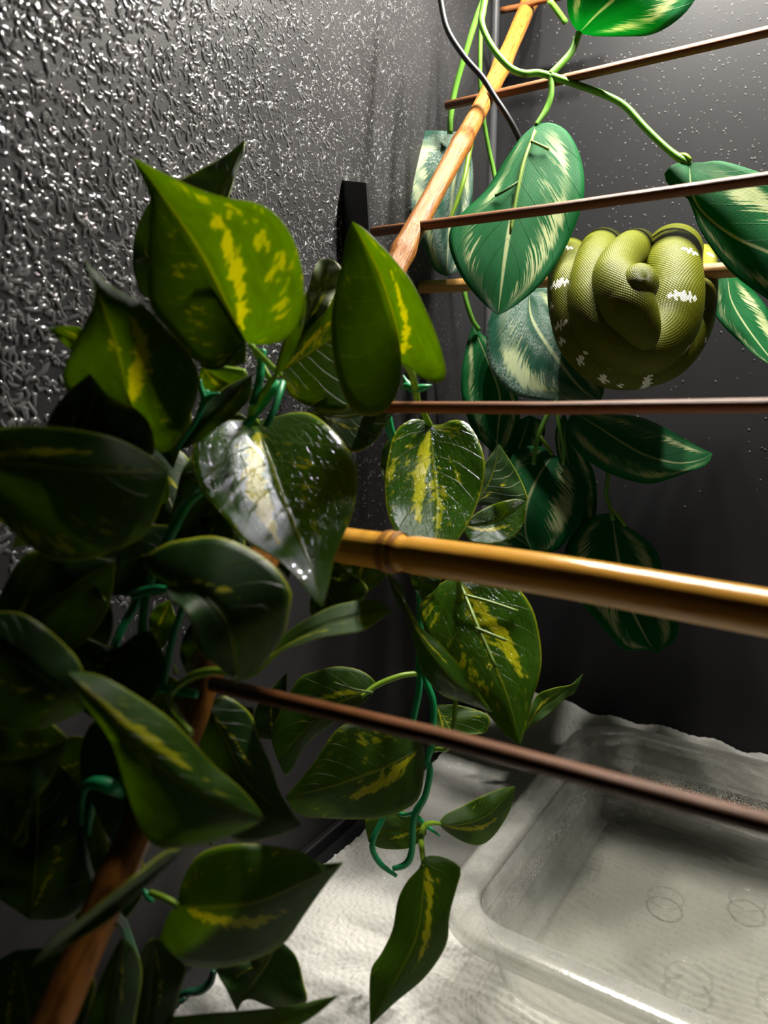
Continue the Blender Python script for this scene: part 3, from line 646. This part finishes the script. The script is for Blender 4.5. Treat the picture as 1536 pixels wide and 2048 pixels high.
leaf(B, M_LEAFD, (640, 1170), [(620, 1200), (630, 1240)], [(700, 1150), (735, 1175), (725, 1200)], (690, 1235), d=(.405, .40))
# mostly unseen inner leaves, added to shade the lower left bush from the LEDs
irg = np.random.default_rng(21)
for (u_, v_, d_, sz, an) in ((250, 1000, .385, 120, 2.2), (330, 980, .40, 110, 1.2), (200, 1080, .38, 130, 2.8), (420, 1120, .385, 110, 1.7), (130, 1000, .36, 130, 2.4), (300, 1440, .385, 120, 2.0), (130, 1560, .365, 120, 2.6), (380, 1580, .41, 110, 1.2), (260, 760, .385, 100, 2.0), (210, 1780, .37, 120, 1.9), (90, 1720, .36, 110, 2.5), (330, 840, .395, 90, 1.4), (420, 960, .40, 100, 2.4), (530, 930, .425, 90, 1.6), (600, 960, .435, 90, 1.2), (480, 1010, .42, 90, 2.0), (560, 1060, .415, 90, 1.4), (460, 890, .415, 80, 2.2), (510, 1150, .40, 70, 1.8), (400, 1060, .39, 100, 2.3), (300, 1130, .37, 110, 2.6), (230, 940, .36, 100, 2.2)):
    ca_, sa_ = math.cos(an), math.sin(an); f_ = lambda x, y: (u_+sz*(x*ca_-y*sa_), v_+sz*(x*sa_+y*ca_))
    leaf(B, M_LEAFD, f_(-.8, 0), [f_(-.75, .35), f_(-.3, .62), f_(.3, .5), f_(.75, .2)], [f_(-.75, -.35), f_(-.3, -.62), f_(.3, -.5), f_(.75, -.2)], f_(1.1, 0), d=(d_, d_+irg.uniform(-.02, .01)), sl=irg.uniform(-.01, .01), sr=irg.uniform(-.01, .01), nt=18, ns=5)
# stems
stem(B, [(560, 765, .40), (470, 880, .395), (380, 1010, .385), (320, 1110, .375), (275, 1200, .37), (230, 1290, .36), (205, 1420, .35), (190, 1560, .345), (180, 1700, .35), (240, 1830, .37), (280, 1950, .39), (300, 2060, .40)], 9, M_STEM, n=70)
stem(B, [(402, 985, .37), (372, 1010, .365), (350, 1050, .36), (318, 1120, .36), (290, 1200, .36), (280, 1330, .35)], [8, 11, 12, 10, 9, 9], M_STEM)
stem(B, [(420, 440, .41), (440, 520, .405), (480, 640, .40), (540, 760, .398)], 6, M_PET, 'leaf_stalk')
stem(B, [(530, 855, .368), (545, 825, .37), (558, 790, .374), (565, 765, .38)], 7, M_STEM)
stem(B, [(525, 700, .382), (518, 760, .38), (505, 810, .378)], 9, M_STEM)
stem(B, [(512, 846, .403), (502, 824, .395), (530, 780, .38), (552, 752, .366)], [8, 8, 7, 6], M_PET, 'leaf_stalk')
stem(B, [(490, 745, .388), (450, 738, .388), (404, 732, .39)], [7, 6, 5], M_PET, 'leaf_stalk')
stem(B, [(500, 690, .366), (520, 710, .372), (545, 735, .38), (560, 750, .385)], 6, M_PET, 'leaf_stalk')
stem(B, [(355, 900, .362), (390, 845, .366), (408, 800, .368), (412, 780, .368)], [3, 5, 8, 8], M_STEM, 'leaf_stalk')
for pts in ([(410, 800, .367), (402, 775, .366), (402, 758, .366)], [(410, 800, .367), (425, 790, .366), (440, 786, .366)]): stem(B, pts, [8, 5, 1], M_STEM, 'node_spur', 10)
stem(B, [(472, 1350, .312), (430, 1342, .314), (385, 1352, .318), (352, 1375, .322), (338, 1398, .32), (352, 1430, .312), (382, 1468, .305)], [7, 8, 8, 6, 7, 10, 7], M_PET, 'leaf_stalk', 40)
stem(B, [(352, 1348, .322), (347, 1328, .322)], [6, 1], M_PET, 'node_spur', 6)
stem(B, [(315, 1374, .335), (350, 1380, .332), (394, 1388, .33)], 9, M_STEM)
stem(B, [(300, 1785, .34), (330, 1797, .337), (357, 1811, .335)], 7, M_PET, 'leaf_stalk')
stem(B, [(285, 1775, .345), (297, 1795, .343), (307, 1805, .342)], [4, 7, 2], M_STEM, 'node_spur', 8)
stem(B, [(160, 1650, .31), (163, 1600, .31), (172, 1572, .31), (195, 1566, .31), (225, 1575, .312), (245, 1592, .315)], [8, 8, 9, 14, 16, 6], M_STEM)
stem(B, [(160, 1650, .31), (172, 1720, .315), (195, 1780, .325), (250, 1850, .35)], 8, M_DSTEM)
stem(B, [(428, 1940, .40), (420, 1965, .40), (398, 1982, .40), (370, 1985, .40), (350, 2000, .40), (362, 2004, .398), (372, 1996, .398)], [6, 8, 9, 7, 5, 5, 4], M_DSTEM)
stem(B, [(345, 1180, .33), (310, 1178, .335), (265, 1190, .345)], [6, 8, 9], M_STEM, 'leaf_stalk')
stem(B, [(385, 1165, .335), (350, 1260, .335), (325, 1370, .335)], 8, M_STEM)
stem(B, [(190, 1164, .34), (200, 1185, .34), (210, 1202, .34)], 3, M_PET, 'leaf_stalk')

# ---- hanging pothos strand in the middle
ps = thing('artificial_pothos', 'hanging strand of glossy pothos between the bamboo pole and the tub', 'plant', tuple(floorpt(850, 1800)))
B = ps
leaf(B, M_LEAFW, (860, 848), [(838, 838), (814, 843), (789, 867), (775, 921), (770, 970), (775, 1023), (795, 1070), (830, 1102)],
     [(882, 850), (907, 840), (936, 848), (960, 887), (970, 931), (963, 980), (946, 1028), (921, 1072), (898, 1105)], (868, 1128), [(866, 920), (874, 1000), (872, 1070)], (.49, .435), -.008, -.004, -.004, side=-1., amt=.7)
leaf(B, M_LEAFD, (950, 1010), [(950, 960), (972, 925)], [(1000, 1010), (1052, 1004), (1048, 975), (1025, 930)], (997, 888), [(975, 970), (990, 930)], (.50, .51), .004, .006)
leaf(B, M_LEAFW, (925, 1050), [(952, 1027), (986, 1009), (1030, 998)], [(940, 1082), (985, 1088), (1025, 1077), (1048, 1043)], (1054, 1003), [(970, 1050), (1015, 1030)], (.485, .495), .0, -.006)
l14 = leaf(B, M_LEAFW, (915, 1150), [(880, 1168), (850, 1193), (838, 1215), (850, 1262), (880, 1322), (920, 1372), (970, 1422), (1010, 1468)],
     [(950, 1152), (985, 1154), (1029, 1170), (1063, 1214), (1078, 1268), (1083, 1320), (1076, 1362), (1064, 1402), (1056, 1442)], (1040, 1491), [(945, 1235), (985, 1320), (1020, 1410)], (.495, .445), .010, .006, .006, nt=40, ns=10, side=1., amt=.6)
for pts in ([(918, 1160, .4865), (950, 1240, .466), (972, 1290, .457), (992, 1336, .449)], [(928, 1190, .478), (980, 1204, .474), (1036, 1223, .472)], [(950, 1256, .462), (980, 1268, .460), (1012, 1281, .459)]):
    subrib(l14, pts, 3.6, M_RIB)
leaf(B, M_LEAFW, (775, 1148), [(802, 1170), (816, 1210), (842, 1255), (882, 1290), (930, 1348)], [(790, 1200), (813, 1240), (833, 1300), (845, 1345), (885, 1390), (932, 1406)], (986, 1425),
     [(805, 1200), (835, 1265), (880, 1330), (930, 1382)], (.45, .445), .012, .010, .006)
l16 = leaf(B, M_LEAF, (746, 1386), [(752, 1368), (737, 1350), (710, 1337), (671, 1333), (632, 1342), (597, 1358), (565, 1413), (543, 1470)], [(722, 1408), (675, 1440), (612, 1490), (575, 1550)], (555, 1520), [(690, 1400), (630, 1440)], (.50, .49), .006, .004)
subrib(l16, [(745, 1385, .494), (705, 1378, .490), (668, 1366, .489)], 3, M_RIB)
leaf(B, M_LEAFV, (848, 1492), [(800, 1455), (735, 1445), (678, 1455), (626, 1528), (590, 1572)], [(849, 1525), (840, 1592), (808, 1620), (749, 1637), (651, 1636), (597, 1628)], (570, 1594), [(780, 1530), (700, 1560), (630, 1580)], (.475, .455), .006, .008, .006)
leaf(B, M_LEAFD, (545, 1480), [(512, 1470), (511, 1420), (540, 1380)], [(562, 1450), (572, 1405)], (574, 1345), d=(.51, .51))
leaf(B, M_LEAFV, (876, 1648), [(890, 1630), (919, 1615), (968, 1590), (1004, 1577)], [(899, 1668), (933, 1686), (963, 1689), (992, 1666), (1022, 1615)], (1031, 1572), [(920, 1650), (975, 1630)], (.50, .515), .003, .006)
leaf(B, M_LEAFV, (852, 1650), [(835, 1628), (790, 1624), (758, 1632), (731, 1641)], [(850, 1672), (818, 1696), (765, 1697)], (737, 1684), [(810, 1660), (770, 1662)], (.53, .53))
leaf(B, M_LEAFV, (848, 1714), [(838, 1737), (815, 1762), (796, 1800), (785, 1860), (762, 1908), (741, 1946)], [(872, 1711), (899, 1719), (922, 1738), (912, 1780), (899, 1830), (892, 1890), (850, 1954), (792, 2003)], (740, 2052), [(845, 1790), (830, 1880), (785, 1970)], (.43, .41), .008, .006, .006)
leaf(B, M_LEAF, (872, 1410), [(870, 1445), (880, 1478), (905, 1491)], [(920, 1411), (976, 1431), (972, 1464), (940, 1470)], (915, 1489), d=(.56, .55))
leaf(B, M_LEAFV, (1050, 1462), [(1070, 1396), (1104, 1377), (1148, 1368)], [(1066, 1450), (1100, 1426), (1130, 1397), (1150, 1384)], (1166, 1347), [(1075, 1425), (1120, 1390)], (.52, .53))
leaf(B, M_LEAF, (735, 1105), [(700, 1115), (694, 1140), (712, 1168)], [(770, 1112), (768, 1155)], (738, 1183), d=(.46, .46))
leaf(B, M_LEAFD, (850, 1125), [(820, 1135), (825, 1170)], [(880, 1130), (878, 1170)], (843, 1200), d=(.49, .49))
leaf(B, M_LEAFD, (785, 870), [(765, 900), (762, 940), (775, 980)], [(790, 900), (790, 950)], (780, 990), d=(.50, .50))
stem(B, [(770, 800, .47), (780, 860, .475), (800, 920, .49), (825, 1050, .505), (840, 1200, .51), (838, 1330, .51), (838, 1378, .51), (826, 1440, .51), (800, 1540, .51), (766, 1636, .505), (749, 1671, .503), (745, 1700, .503), (762, 1729, .503), (793, 1752, .503)], [9, 9, 8, 7, 7, 7, 7, 6.5, 6, 6, 6, 6, 6, 4], M_STEM, n=90)
stem(B, [(840, 1300, .508), (852, 1360, .505), (866, 1402, .503), (866, 1451, .502), (865, 1490, .50), (855, 1519, .50), (860, 1544, .50), (850, 1592, .50), (833, 1622, .50), (826, 1651, .50), (823, 1705, .50), (811, 1729, .50), (785, 1738, .50)], [7, 7, 7, 7, 7, 7, 7, 7, 8, 7, 7, 7, 5], M_STEM, n=80)
stem(B, [(828, 1625, .50), (812, 1630, .505), (800, 1628, .51)], 4, M_STEM, 'leaf_stalk', 8)
stem(B, [(830, 1628, .50), (850, 1650, .50), (880, 1672, .50)], [5, 5, 2], M_STEM, 'node_spur', 8)
stem(B, [(880, 1648, .50), (862, 1646, .495), (848, 1653, .488), (842, 1675, .47), (844, 1700, .445), (848, 1735, .428)], [4, 5, 6, 6, 6, 5], M_PET, 'leaf_stalk')
stem(B, [(722, 1394, .497), (755, 1370, .50), (800, 1352, .503), (834, 1347, .507)], [4, 6, 6, 6], M_PET, 'leaf_stalk')
stem(B, [(830, 775, .43), (836, 805, .445), (850, 832, .475), (860, 850, .49)], [7, 7, 6, 6], M_PET, 'leaf_stalk')
stem(B, [(803, 724, .40), (822, 745, .412), (830, 775, .43)], [4, 7, 8], M_PET, 'leaf_stalk')
for pts in ([(828, 778, .432), (848, 775, .43), (864, 770, .43)], [(828, 778, .432), (812, 772, .434), (800, 778, .436)], [(826, 780, .434), (812, 765, .436), (806, 750, .436)]): stem(B, pts, [8, 7, 1], M_STEM, 'node_spur', 10)
stem(B, [(870, 1500, .50), (905, 1470, .48), (918, 1200, .485), (915, 1150, .475)], 5, M_PET, 'leaf_stalk')
stem(B, [(775, 1150, .452), (800, 1130, .47), (828, 1100, .50)], 6, M_PET, 'leaf_stalk')

# ---- calathea vines on the back wall
c1 = thing('artificial_calathea', 'upper calathea vine with cream-brushed leaves draped above the snake', 'plant', tuple(P(1100, 150, .62)))
B = c1
leaf(B, M_CAL, (1158, 66), [(1141, 42), (1134, 5), (1140, -50), (1190, -120)], [(1190, 72), (1250, 73), (1300, 70), (1342, 50), (1382, 12), (1405, -40), (1390, -110)], (1330, -150), [(1192, 30), (1240, -15), (1290, -80)], (.60, .56), .010, .004, .01)
lc2 = leaf(B, M_CAL, (1072, 248), [(1042, 275), (1010, 320), (970, 382), (920, 430), (899, 465), (901, 503), (922, 552), (960, 600)],
     [(1102, 246), (1132, 261), (1156, 300), (1168, 350), (1166, 402), (1150, 452), (1122, 512), (1080, 570), (1030, 612)], (996, 631), [(1045, 335), (1025, 425), (1010, 515)], (.60, .575), .008, .004, .006, nt=40, ns=10)
subrib(lc2, [(1070, 262, .594), (1046, 330, .586), (1030, 410, .582), (1020, 470, .581)], 3.6, M_RIB)
subrib(lc2, [(1040, 362, .584), (1015, 378, .583), (990, 392, .585)], 3, M_RIBD)
subrib(lc2, [(1062, 282, .590), (1080, 290, .589), (1098, 299, .590)], 3, M_RIB)
leaf(B, M_CAL, (1378, 325), [(1350, 328), (1328, 350), (1345, 378), (1372, 392), (1385, 420), (1400, 460), (1440, 520), (1480, 560), (1540, 602), (1600, 640)],
     [(1405, 325), (1440, 322), (1490, 335), (1545, 358), (1610, 420), (1660, 520)], (1690, 620), [(1386, 395), (1418, 440), (1478, 481), (1550, 512), (1630, 570)], (.575, .54), .006, -.006, .004, nt=40, ns=10)
leaf(B, M_CAL, (1455, 555), [(1432, 565), (1428, 620), (1442, 647), (1477, 682), (1510, 711), (1540, 732)], [(1474, 555), (1502, 577), (1536, 620), (1570, 700)], (1585, 770), [(1462, 600), (1490, 650), (1535, 710)], (.63, .60), .004, .006)
stem(B, [(975, -30, .615), (966, 20, .614), (964, 50, .612), (985, 95, .608), (1020, 135, .605), (1048, 147, .603), (1075, 146, .602), (1102, 152, .60)], 7, M_CSTEM, n=50)
stem(B, [(1100, 150, .60), (1125, 125, .60), (1145, 100, .60), (1158, 66, .60)], 7, M_CSTEM, 'leaf_stalk')
stem(B, [(1102, 152, .60), (1102, 190, .60), (1092, 220, .601), (1072, 250, .60)], [7, 6, 6, 4], M_CSTEM, 'leaf_stalk')
stem(B, [(1102, 152, .60), (1150, 168, .597), (1210, 190, .592), (1250, 212, .588), (1290, 255, .584), (1335, 298, .579), (1365, 320, .576), (1382, 328, .575)], [8, 7, 7, 7, 7, 7, 8, 4], M_CSTEM, n=40)
stem(B, [(1382, 320, .573), (1370, 312, .575), (1355, 308, .576)], [3, 6, 2], M_PET, 'node_spur', 8)
stem(B, [(1046, 147, .603), (1056, 151, .602)], [6, 3], M_PET, 'node_spur', 6)
c2 = thing('artificial_calathea', 'pale misted calathea strand hanging down behind the leaning cane', 'plant', tuple(P(900, 250, .68)))
B = c2
leaf(B, M_CALH, (935, 268), [(913, 264), (858, 261), (818, 267), (797, 285), (796, 335), (813, 408), (833, 450), (848, 500), (868, 540)], [(944, 320), (946, 370), (940, 440), (925, 530)], (893, 553), [(912, 350), (900, 450)], (.70, .68), .006, .006)
stem(B, [(985, -40, .66), (955, 30, .665), (930, 110, .672), (910, 180, .68), (901, 235, .685), (900, 268, .69)], 6, M_CSTEM, n=40)
stem(B, [(965, -30, .67), (962, 40, .672), (960, 150, .68), (966, 230, .69), (978, 300, .70), (988, 345, .705), (1000, 420, .71)], 4.5, M_CSTEM, n=40)
stem(B, [(958, 245, .69), (945, 270, .692), (930, 350, .68), (915, 400, .678), (900, 440, .677)], [4, 6, 4.5, 4.5, 3], M_PET, 'leaf_stalk')
stem(B, [(1098, 0, .70), (1115, 22, .705), (1132, 46, .71)], 6, M_CSTEM, 'cut_stub', 8)
c3 = thing('artificial_calathea', 'lower calathea bunch hanging beneath the snake against the back wall', 'plant', tuple(P(1100, 850, .70)))
B = c3
leaf(B, M_CALH, (1058, 585), [(1010, 592), (978, 640), (973, 704), (990, 753), (1030, 790), (1100, 802), (1160, 810)], [(1090, 572), (1120, 590), (1150, 640), (1180, 710), (1208, 770)], (1200, 806), [(1065, 640), (1110, 710), (1160, 775)], (.715, .69), .006, .004)
leaf(B, M_CAL, (945, 650), [(933, 690), (922, 752), (925, 800), (945, 861), (975, 895)], [(985, 690), (1025, 760), (1040, 830), (1020, 890)], (990, 912), [(975, 720), (1000, 790), (996, 860)], (.735, .72), .004, .004)
leaf(B, M_CAL, (1145, 822), [(1132, 858), (1153, 901), (1192, 932), (1232, 952), (1290, 967), (1329, 961), (1376, 944), (1414, 928)],
     [(1185, 822), (1243, 828), (1294, 839), (1349, 866), (1396, 893)], (1425, 907), [(1200, 856), (1243, 884), (1290, 910), (1349, 926), (1395, 922)], (.67, .65), -.028, .022, .006)
leaf(B, M_CAL, (1106, 909), [(1079, 893), (1038, 897), (1018, 930), (1024, 1000), (1040, 1060)], [(1134, 925), (1157, 944), (1170, 975), (1169, 1022), (1147, 1065), (1114, 1100)], (1066, 1108), [(1075, 955), (1052, 1010), (1050, 1065)], (.71, .665), .008, .008)
leaf(B, M_CAL, (1128, 825), [(1110, 870), (1125, 960), (1150, 1040)], [(1152, 880), (1186, 940), (1194, 1000), (1188, 1045)], (1168, 1075), [(1132, 900), (1150, 990)], (.72, .715))
leaf(B, M_CAL, (1060, 830), [(1020, 850), (985, 900), (985, 960)], [(1090, 850), (1080, 900), (1050, 950)], (1000, 1010), d=(.735, .73))
leaf(B, M_CAL, (1000, 1050), [(980, 1070), (1000, 1095)], [(1040, 1062), (1065, 1085)], (1075, 1105), d=(.71, .71))
leaf(B, M_CAL, (1224, 1026), [(1192, 1030), (1155, 1056), (1131, 1095), (1128, 1140), (1145, 1190), (1175, 1220), (1212, 1264), (1247, 1300), (1290, 1299)],
     [(1259, 1056), (1290, 1076), (1314, 1104), (1325, 1140), (1335, 1180), (1349, 1225), (1358, 1249), (1349, 1282), (1328, 1296)], (1314, 1307), [(1232, 1085), (1242, 1140), (1262, 1215), (1293, 1277)], (.705, .645), .008, .008, .004)
stem(B, [(926, 560, .72), (932, 600, .72), (945, 640, .725), (958, 660, .73)], 5, M_CSTEM, n=20)
stem(B, [(1120, 790, .70), (1090, 840, .70), (1075, 880, .70), (1066, 930, .70)], 5, M_CSTEM, n=20)
stem(B, [(1080, 872, .70), (1092, 890, .697), (1105, 909, .692)], 4, M_PET, 'leaf_stalk', 10)
stem(B, [(1110, 800, .705), (1118, 850, .70), (1128, 900, .70), (1125, 930, .70)], 4, M_CSTEM, n=16)
stem(B, [(1200, 900, .70), (1216, 945, .70), (1212, 985, .698), (1222, 1020, .694), (1226, 1040, .69)], 5, M_CSTEM, n=20)
stem(B, [(1219, 1012, .695), (1235, 1030, .69), (1252, 1052, .688)], 3.5, M_PET, 'leaf_stalk', 10)

# ------------------------------------------------------------------ snake
SN = [(1296, 698, .541, 8), (1294, 691, .538, 20), (1289, 674, .536, 33), (1277, 645, .535, 44), (1258, 612, .536, 53), (1238, 580, .542, 50), (1229, 548, .553, 43), (1245, 516, .572, 39), (1271, 497, .602, 39),
      (1276, 503, .642, 34), (1262, 560, .678, 36), (1226, 590, .688, 38), (1198, 545, .668, 40),
      (1206, 498, .626, 43), (1190, 528, .582, 42), (1178, 590, .564, 43), (1194, 650, .557, 46), (1240, 695, .553, 48), (1298, 700, .553, 50), (1340, 655, .557, 54), (1350, 592, .563, 57), (1346, 530, .582, 56), (1350, 502, .622, 54),
      (1370, 545, .668, 40), (1330, 640, .688, 38), (1230, 660, .692, 36), (1155, 610, .684, 36), (1136, 540, .658, 36),
      (1140, 512, .622, 38), (1133, 556, .594, 38), (1138, 620, .585, 40), (1160, 685, .581, 42), (1215, 731, .579, 44), (1280, 736, .579, 43), (1345, 712, .581, 41), (1388, 650, .585, 38), (1404, 580, .594, 30), (1410, 527, .612, 24),
      (1406, 512, .634, 22), (1400, 545, .658, 18), (1382, 620, .672, 12), (1370, 690, .674, 5)]
ctr = np.mean([P(*s[:3]) for s in SN], axis=0)
p3 = np.array([P(*s[:3]) for s in SN]); rr = np.array([s[3]*s[2]/F for s in SN])
q = catmull(np.c_[p3, rr], 1000); path, rad = q[:, :3], q[:, 3]
# shape the head: flat and wide near the snout, widest at the jaws
NR = 64
tan = np.gradient(path, axis=0); tan /= np.linalg.norm(tan, axis=1)[:, None]
perch_dir = (P(1440, 541, rung_depth(1260, .62, 1440))-P(808, 576, d0)); perch_dir /= np.linalg.norm(perch_dir)
pc = P(1260, 553, .62)
S = np.r_[0, np.cumsum(np.linalg.norm(np.diff(path, axis=0), axis=1))]
view = CP-path; view /= np.linalg.norm(view, axis=1)[:, None]
V, UV = [], []; W, Be, Gr = [], [], []
srg = np.random.default_rng(11)
BANDS = [(1118, 566, 24, 6), (1103, 612, 8, 5), (1120, 650, 20, 5), (1124, 683, 9, 5), (1172, 585, 26, 5), (1190, 690, 26, 6), (1162, 722, 12, 6), (1178, 645, 7, 5), (1222, 730, 9, 6), (1207, 758, 12, 6), (1293, 712, 24, 6), (1292, 768, 24, 8),
         (1334, 700, 22, 5), (1373, 702, 13, 6), (1365, 592, 30, 6), (1398, 618, 12, 6), (1382, 502, 20, 5), (1416, 552, 9, 5), (1421, 508, 8, 6), (1134, 497, 14, 5), (1240, 770, 8, 4), (1411, 680, 6, 4)]
for i in range(len(path)):
    out = path[i]-(pc+perch_dir*((path[i]-pc)@perch_dir)); out /= np.linalg.norm(out)+1e-9     # dorsal side faces away from the perch
    out = out+view[i]*.35 if i < 260 else out
    if i < 120: out = view[i]
    nv = out-tan[i]*(tan[i]@out); nv /= np.linalg.norm(nv)+1e-9
    if V and nv@prev < 0: pass
    if i > 0: nv = prev*.88+nv*.12; nv -= tan[i]*(tan[i]@nv); nv /= np.linalg.norm(nv)
    prev = nv; b = np.cross(tan[i], nv)
    hf = np.interp(S[i], [0, .012, .04, .06], [.62, .62, .72, .95])
    for k in range(NR):
        a = 2*math.pi*k/NR; V.append(path[i]+rad[i]*(math.cos(a)*nv*hf+math.sin(a)*b)); UV.append((k/NR, S[i]))
        aa = a if a <= math.pi else a-2*math.pi
        Be.append(float(np.clip((abs(aa)-1.5)/1.0, 0, 1)))
        Gr.append(float(np.clip(1-abs(aa)/.30, 0, 1))*0)
n = len(path)
Fc = [(i*NR+k, i*NR+(k+1) % NR, (i+1)*NR+(k+1) % NR, (i+1)*NR+k) for i in range(n-1) for k in range(NR)]
V += [path[0], path[-1]]; UV += [(0, 0), (0, S[-1])]; W += [0, 0]; Be += [0, 0]; Gr += [0, 0]
VA = np.array(V[:n*NR]); rel = VA-CP; dep = rel@CF; uu = 768+F*(rel@CR)/dep; vv = 1024-F*(rel@CU)/dep
ppath = path-CP; pdep = np.repeat(ppath@CF, NR); front = dep < pdep-.0015
sv = np.repeat(S, NR); av = np.tile(2*math.pi*np.arange(NR)/NR, n); rv = np.repeat(rad, NR); W = np.zeros(n*NR)
ca = np.round(av*52/(2*math.pi)); zz = np.where(ca % 2, .0008, -.0008)
for (bu, bv, hl, hw) in BANDS:                                 # transverse zigzag bars
    dd = (uu-bu)**2+(vv-bv)**2+np.where(front & (pdep < .63), 0, 1e6); kbest = int(np.argmin(dd))
    da = np.abs((av-av[kbest]+math.pi) % (2*math.pi)-math.pi)*rv; hm, wm = hl*.57/F, hw*.57/F
    W = np.maximum(W, ((da < hm) & (np.abs(sv-sv[kbest]-zz) < wm*(1.1-.55*da/hm))).astype(float))
W = list(W)+[0, 0]
Fc += [(len(V)-2, (k+1) % NR, k) for k in range(NR)]; Fc += [(len(V)-1, (n-1)*NR+k, (n-1)*NR+(k+1) % NR) for k in range(NR)]
V = np.array(V)
# bulging jaw muscle on the right rear of the head
def bulge(c, r, amt):
    global V
    d_ = V-np.array(c); dist = np.linalg.norm(d_, axis=1); m = np.where(dist < r)[0]
    m = m[m < 150*NR]
    tgt = np.array(c)+d_[m]/(dist[m][:, None]+1e-9)*r*.98
    V[m] = V[m]*(1-amt)+tgt*amt
# second jaw lobe as extra surface of the same body mesh
def ellipsoid(c, ax, nu=28, nv=18):
    E, EUV = [], []
    for j in range(nv+1):
        ph = math.pi*j/nv
        for i in range(nu):
            t = 2*math.pi*i/nu; x, y, z = math.sin(ph)*math.cos(t), math.sin(ph)*math.sin(t), math.cos(ph)
            E.append(np.array(c)+x*ax[0]+y*ax[1]+z*ax[2]); EUV.append((i/nu*.6, .2+j*.0022))
    Fe = [(j*nu+i, (j+1)*nu+i, (j+1)*nu+(i+1) % nu, j*nu+(i+1) % nu) for j in range(nv) for i in range(nu)]
    return E, EUV, Fe
px = .535/F
E_, EU, Fe = ellipsoid(P(1277, 570, .536), (CR*39*px-CU*8*px, CU*42*px+CR*8*px, CF*41*px))
off = len(V); V = np.vstack([V, E_]); UV += EU; W += [0]*len(E_); Be += [0]*len(E_); Gr += [0]*len(E_)
Fc += [tuple(off+x for x in f) for f in Fe]
sn = thing('green_snake', 'green snake with white zigzag bars coiled in a ball over the perch', 'snake', tuple(pc))
body = mesh_obj('body', V, Fc, M_SNAKE, uv=UV)
for nm, arr in (('white', W), ('belly', Be), ('grey', Gr)):
    at = body.data.attributes.new(nm, 'FLOAT', 'POINT'); at.data.foreach_set('value', np.array(arr, np.float32))
adopt(body, sn)
for (u, v, d_) in ((1306, 640, .529), (1252, 655, .533)):
    E_, EU, Fe = ellipsoid(P(u, v, d_), (CR*4.5*px, CU*4.5*px, CF*4.5*px), 14, 10)
    adopt(mesh_obj('eye', E_, Fe, M_EYE), sn)
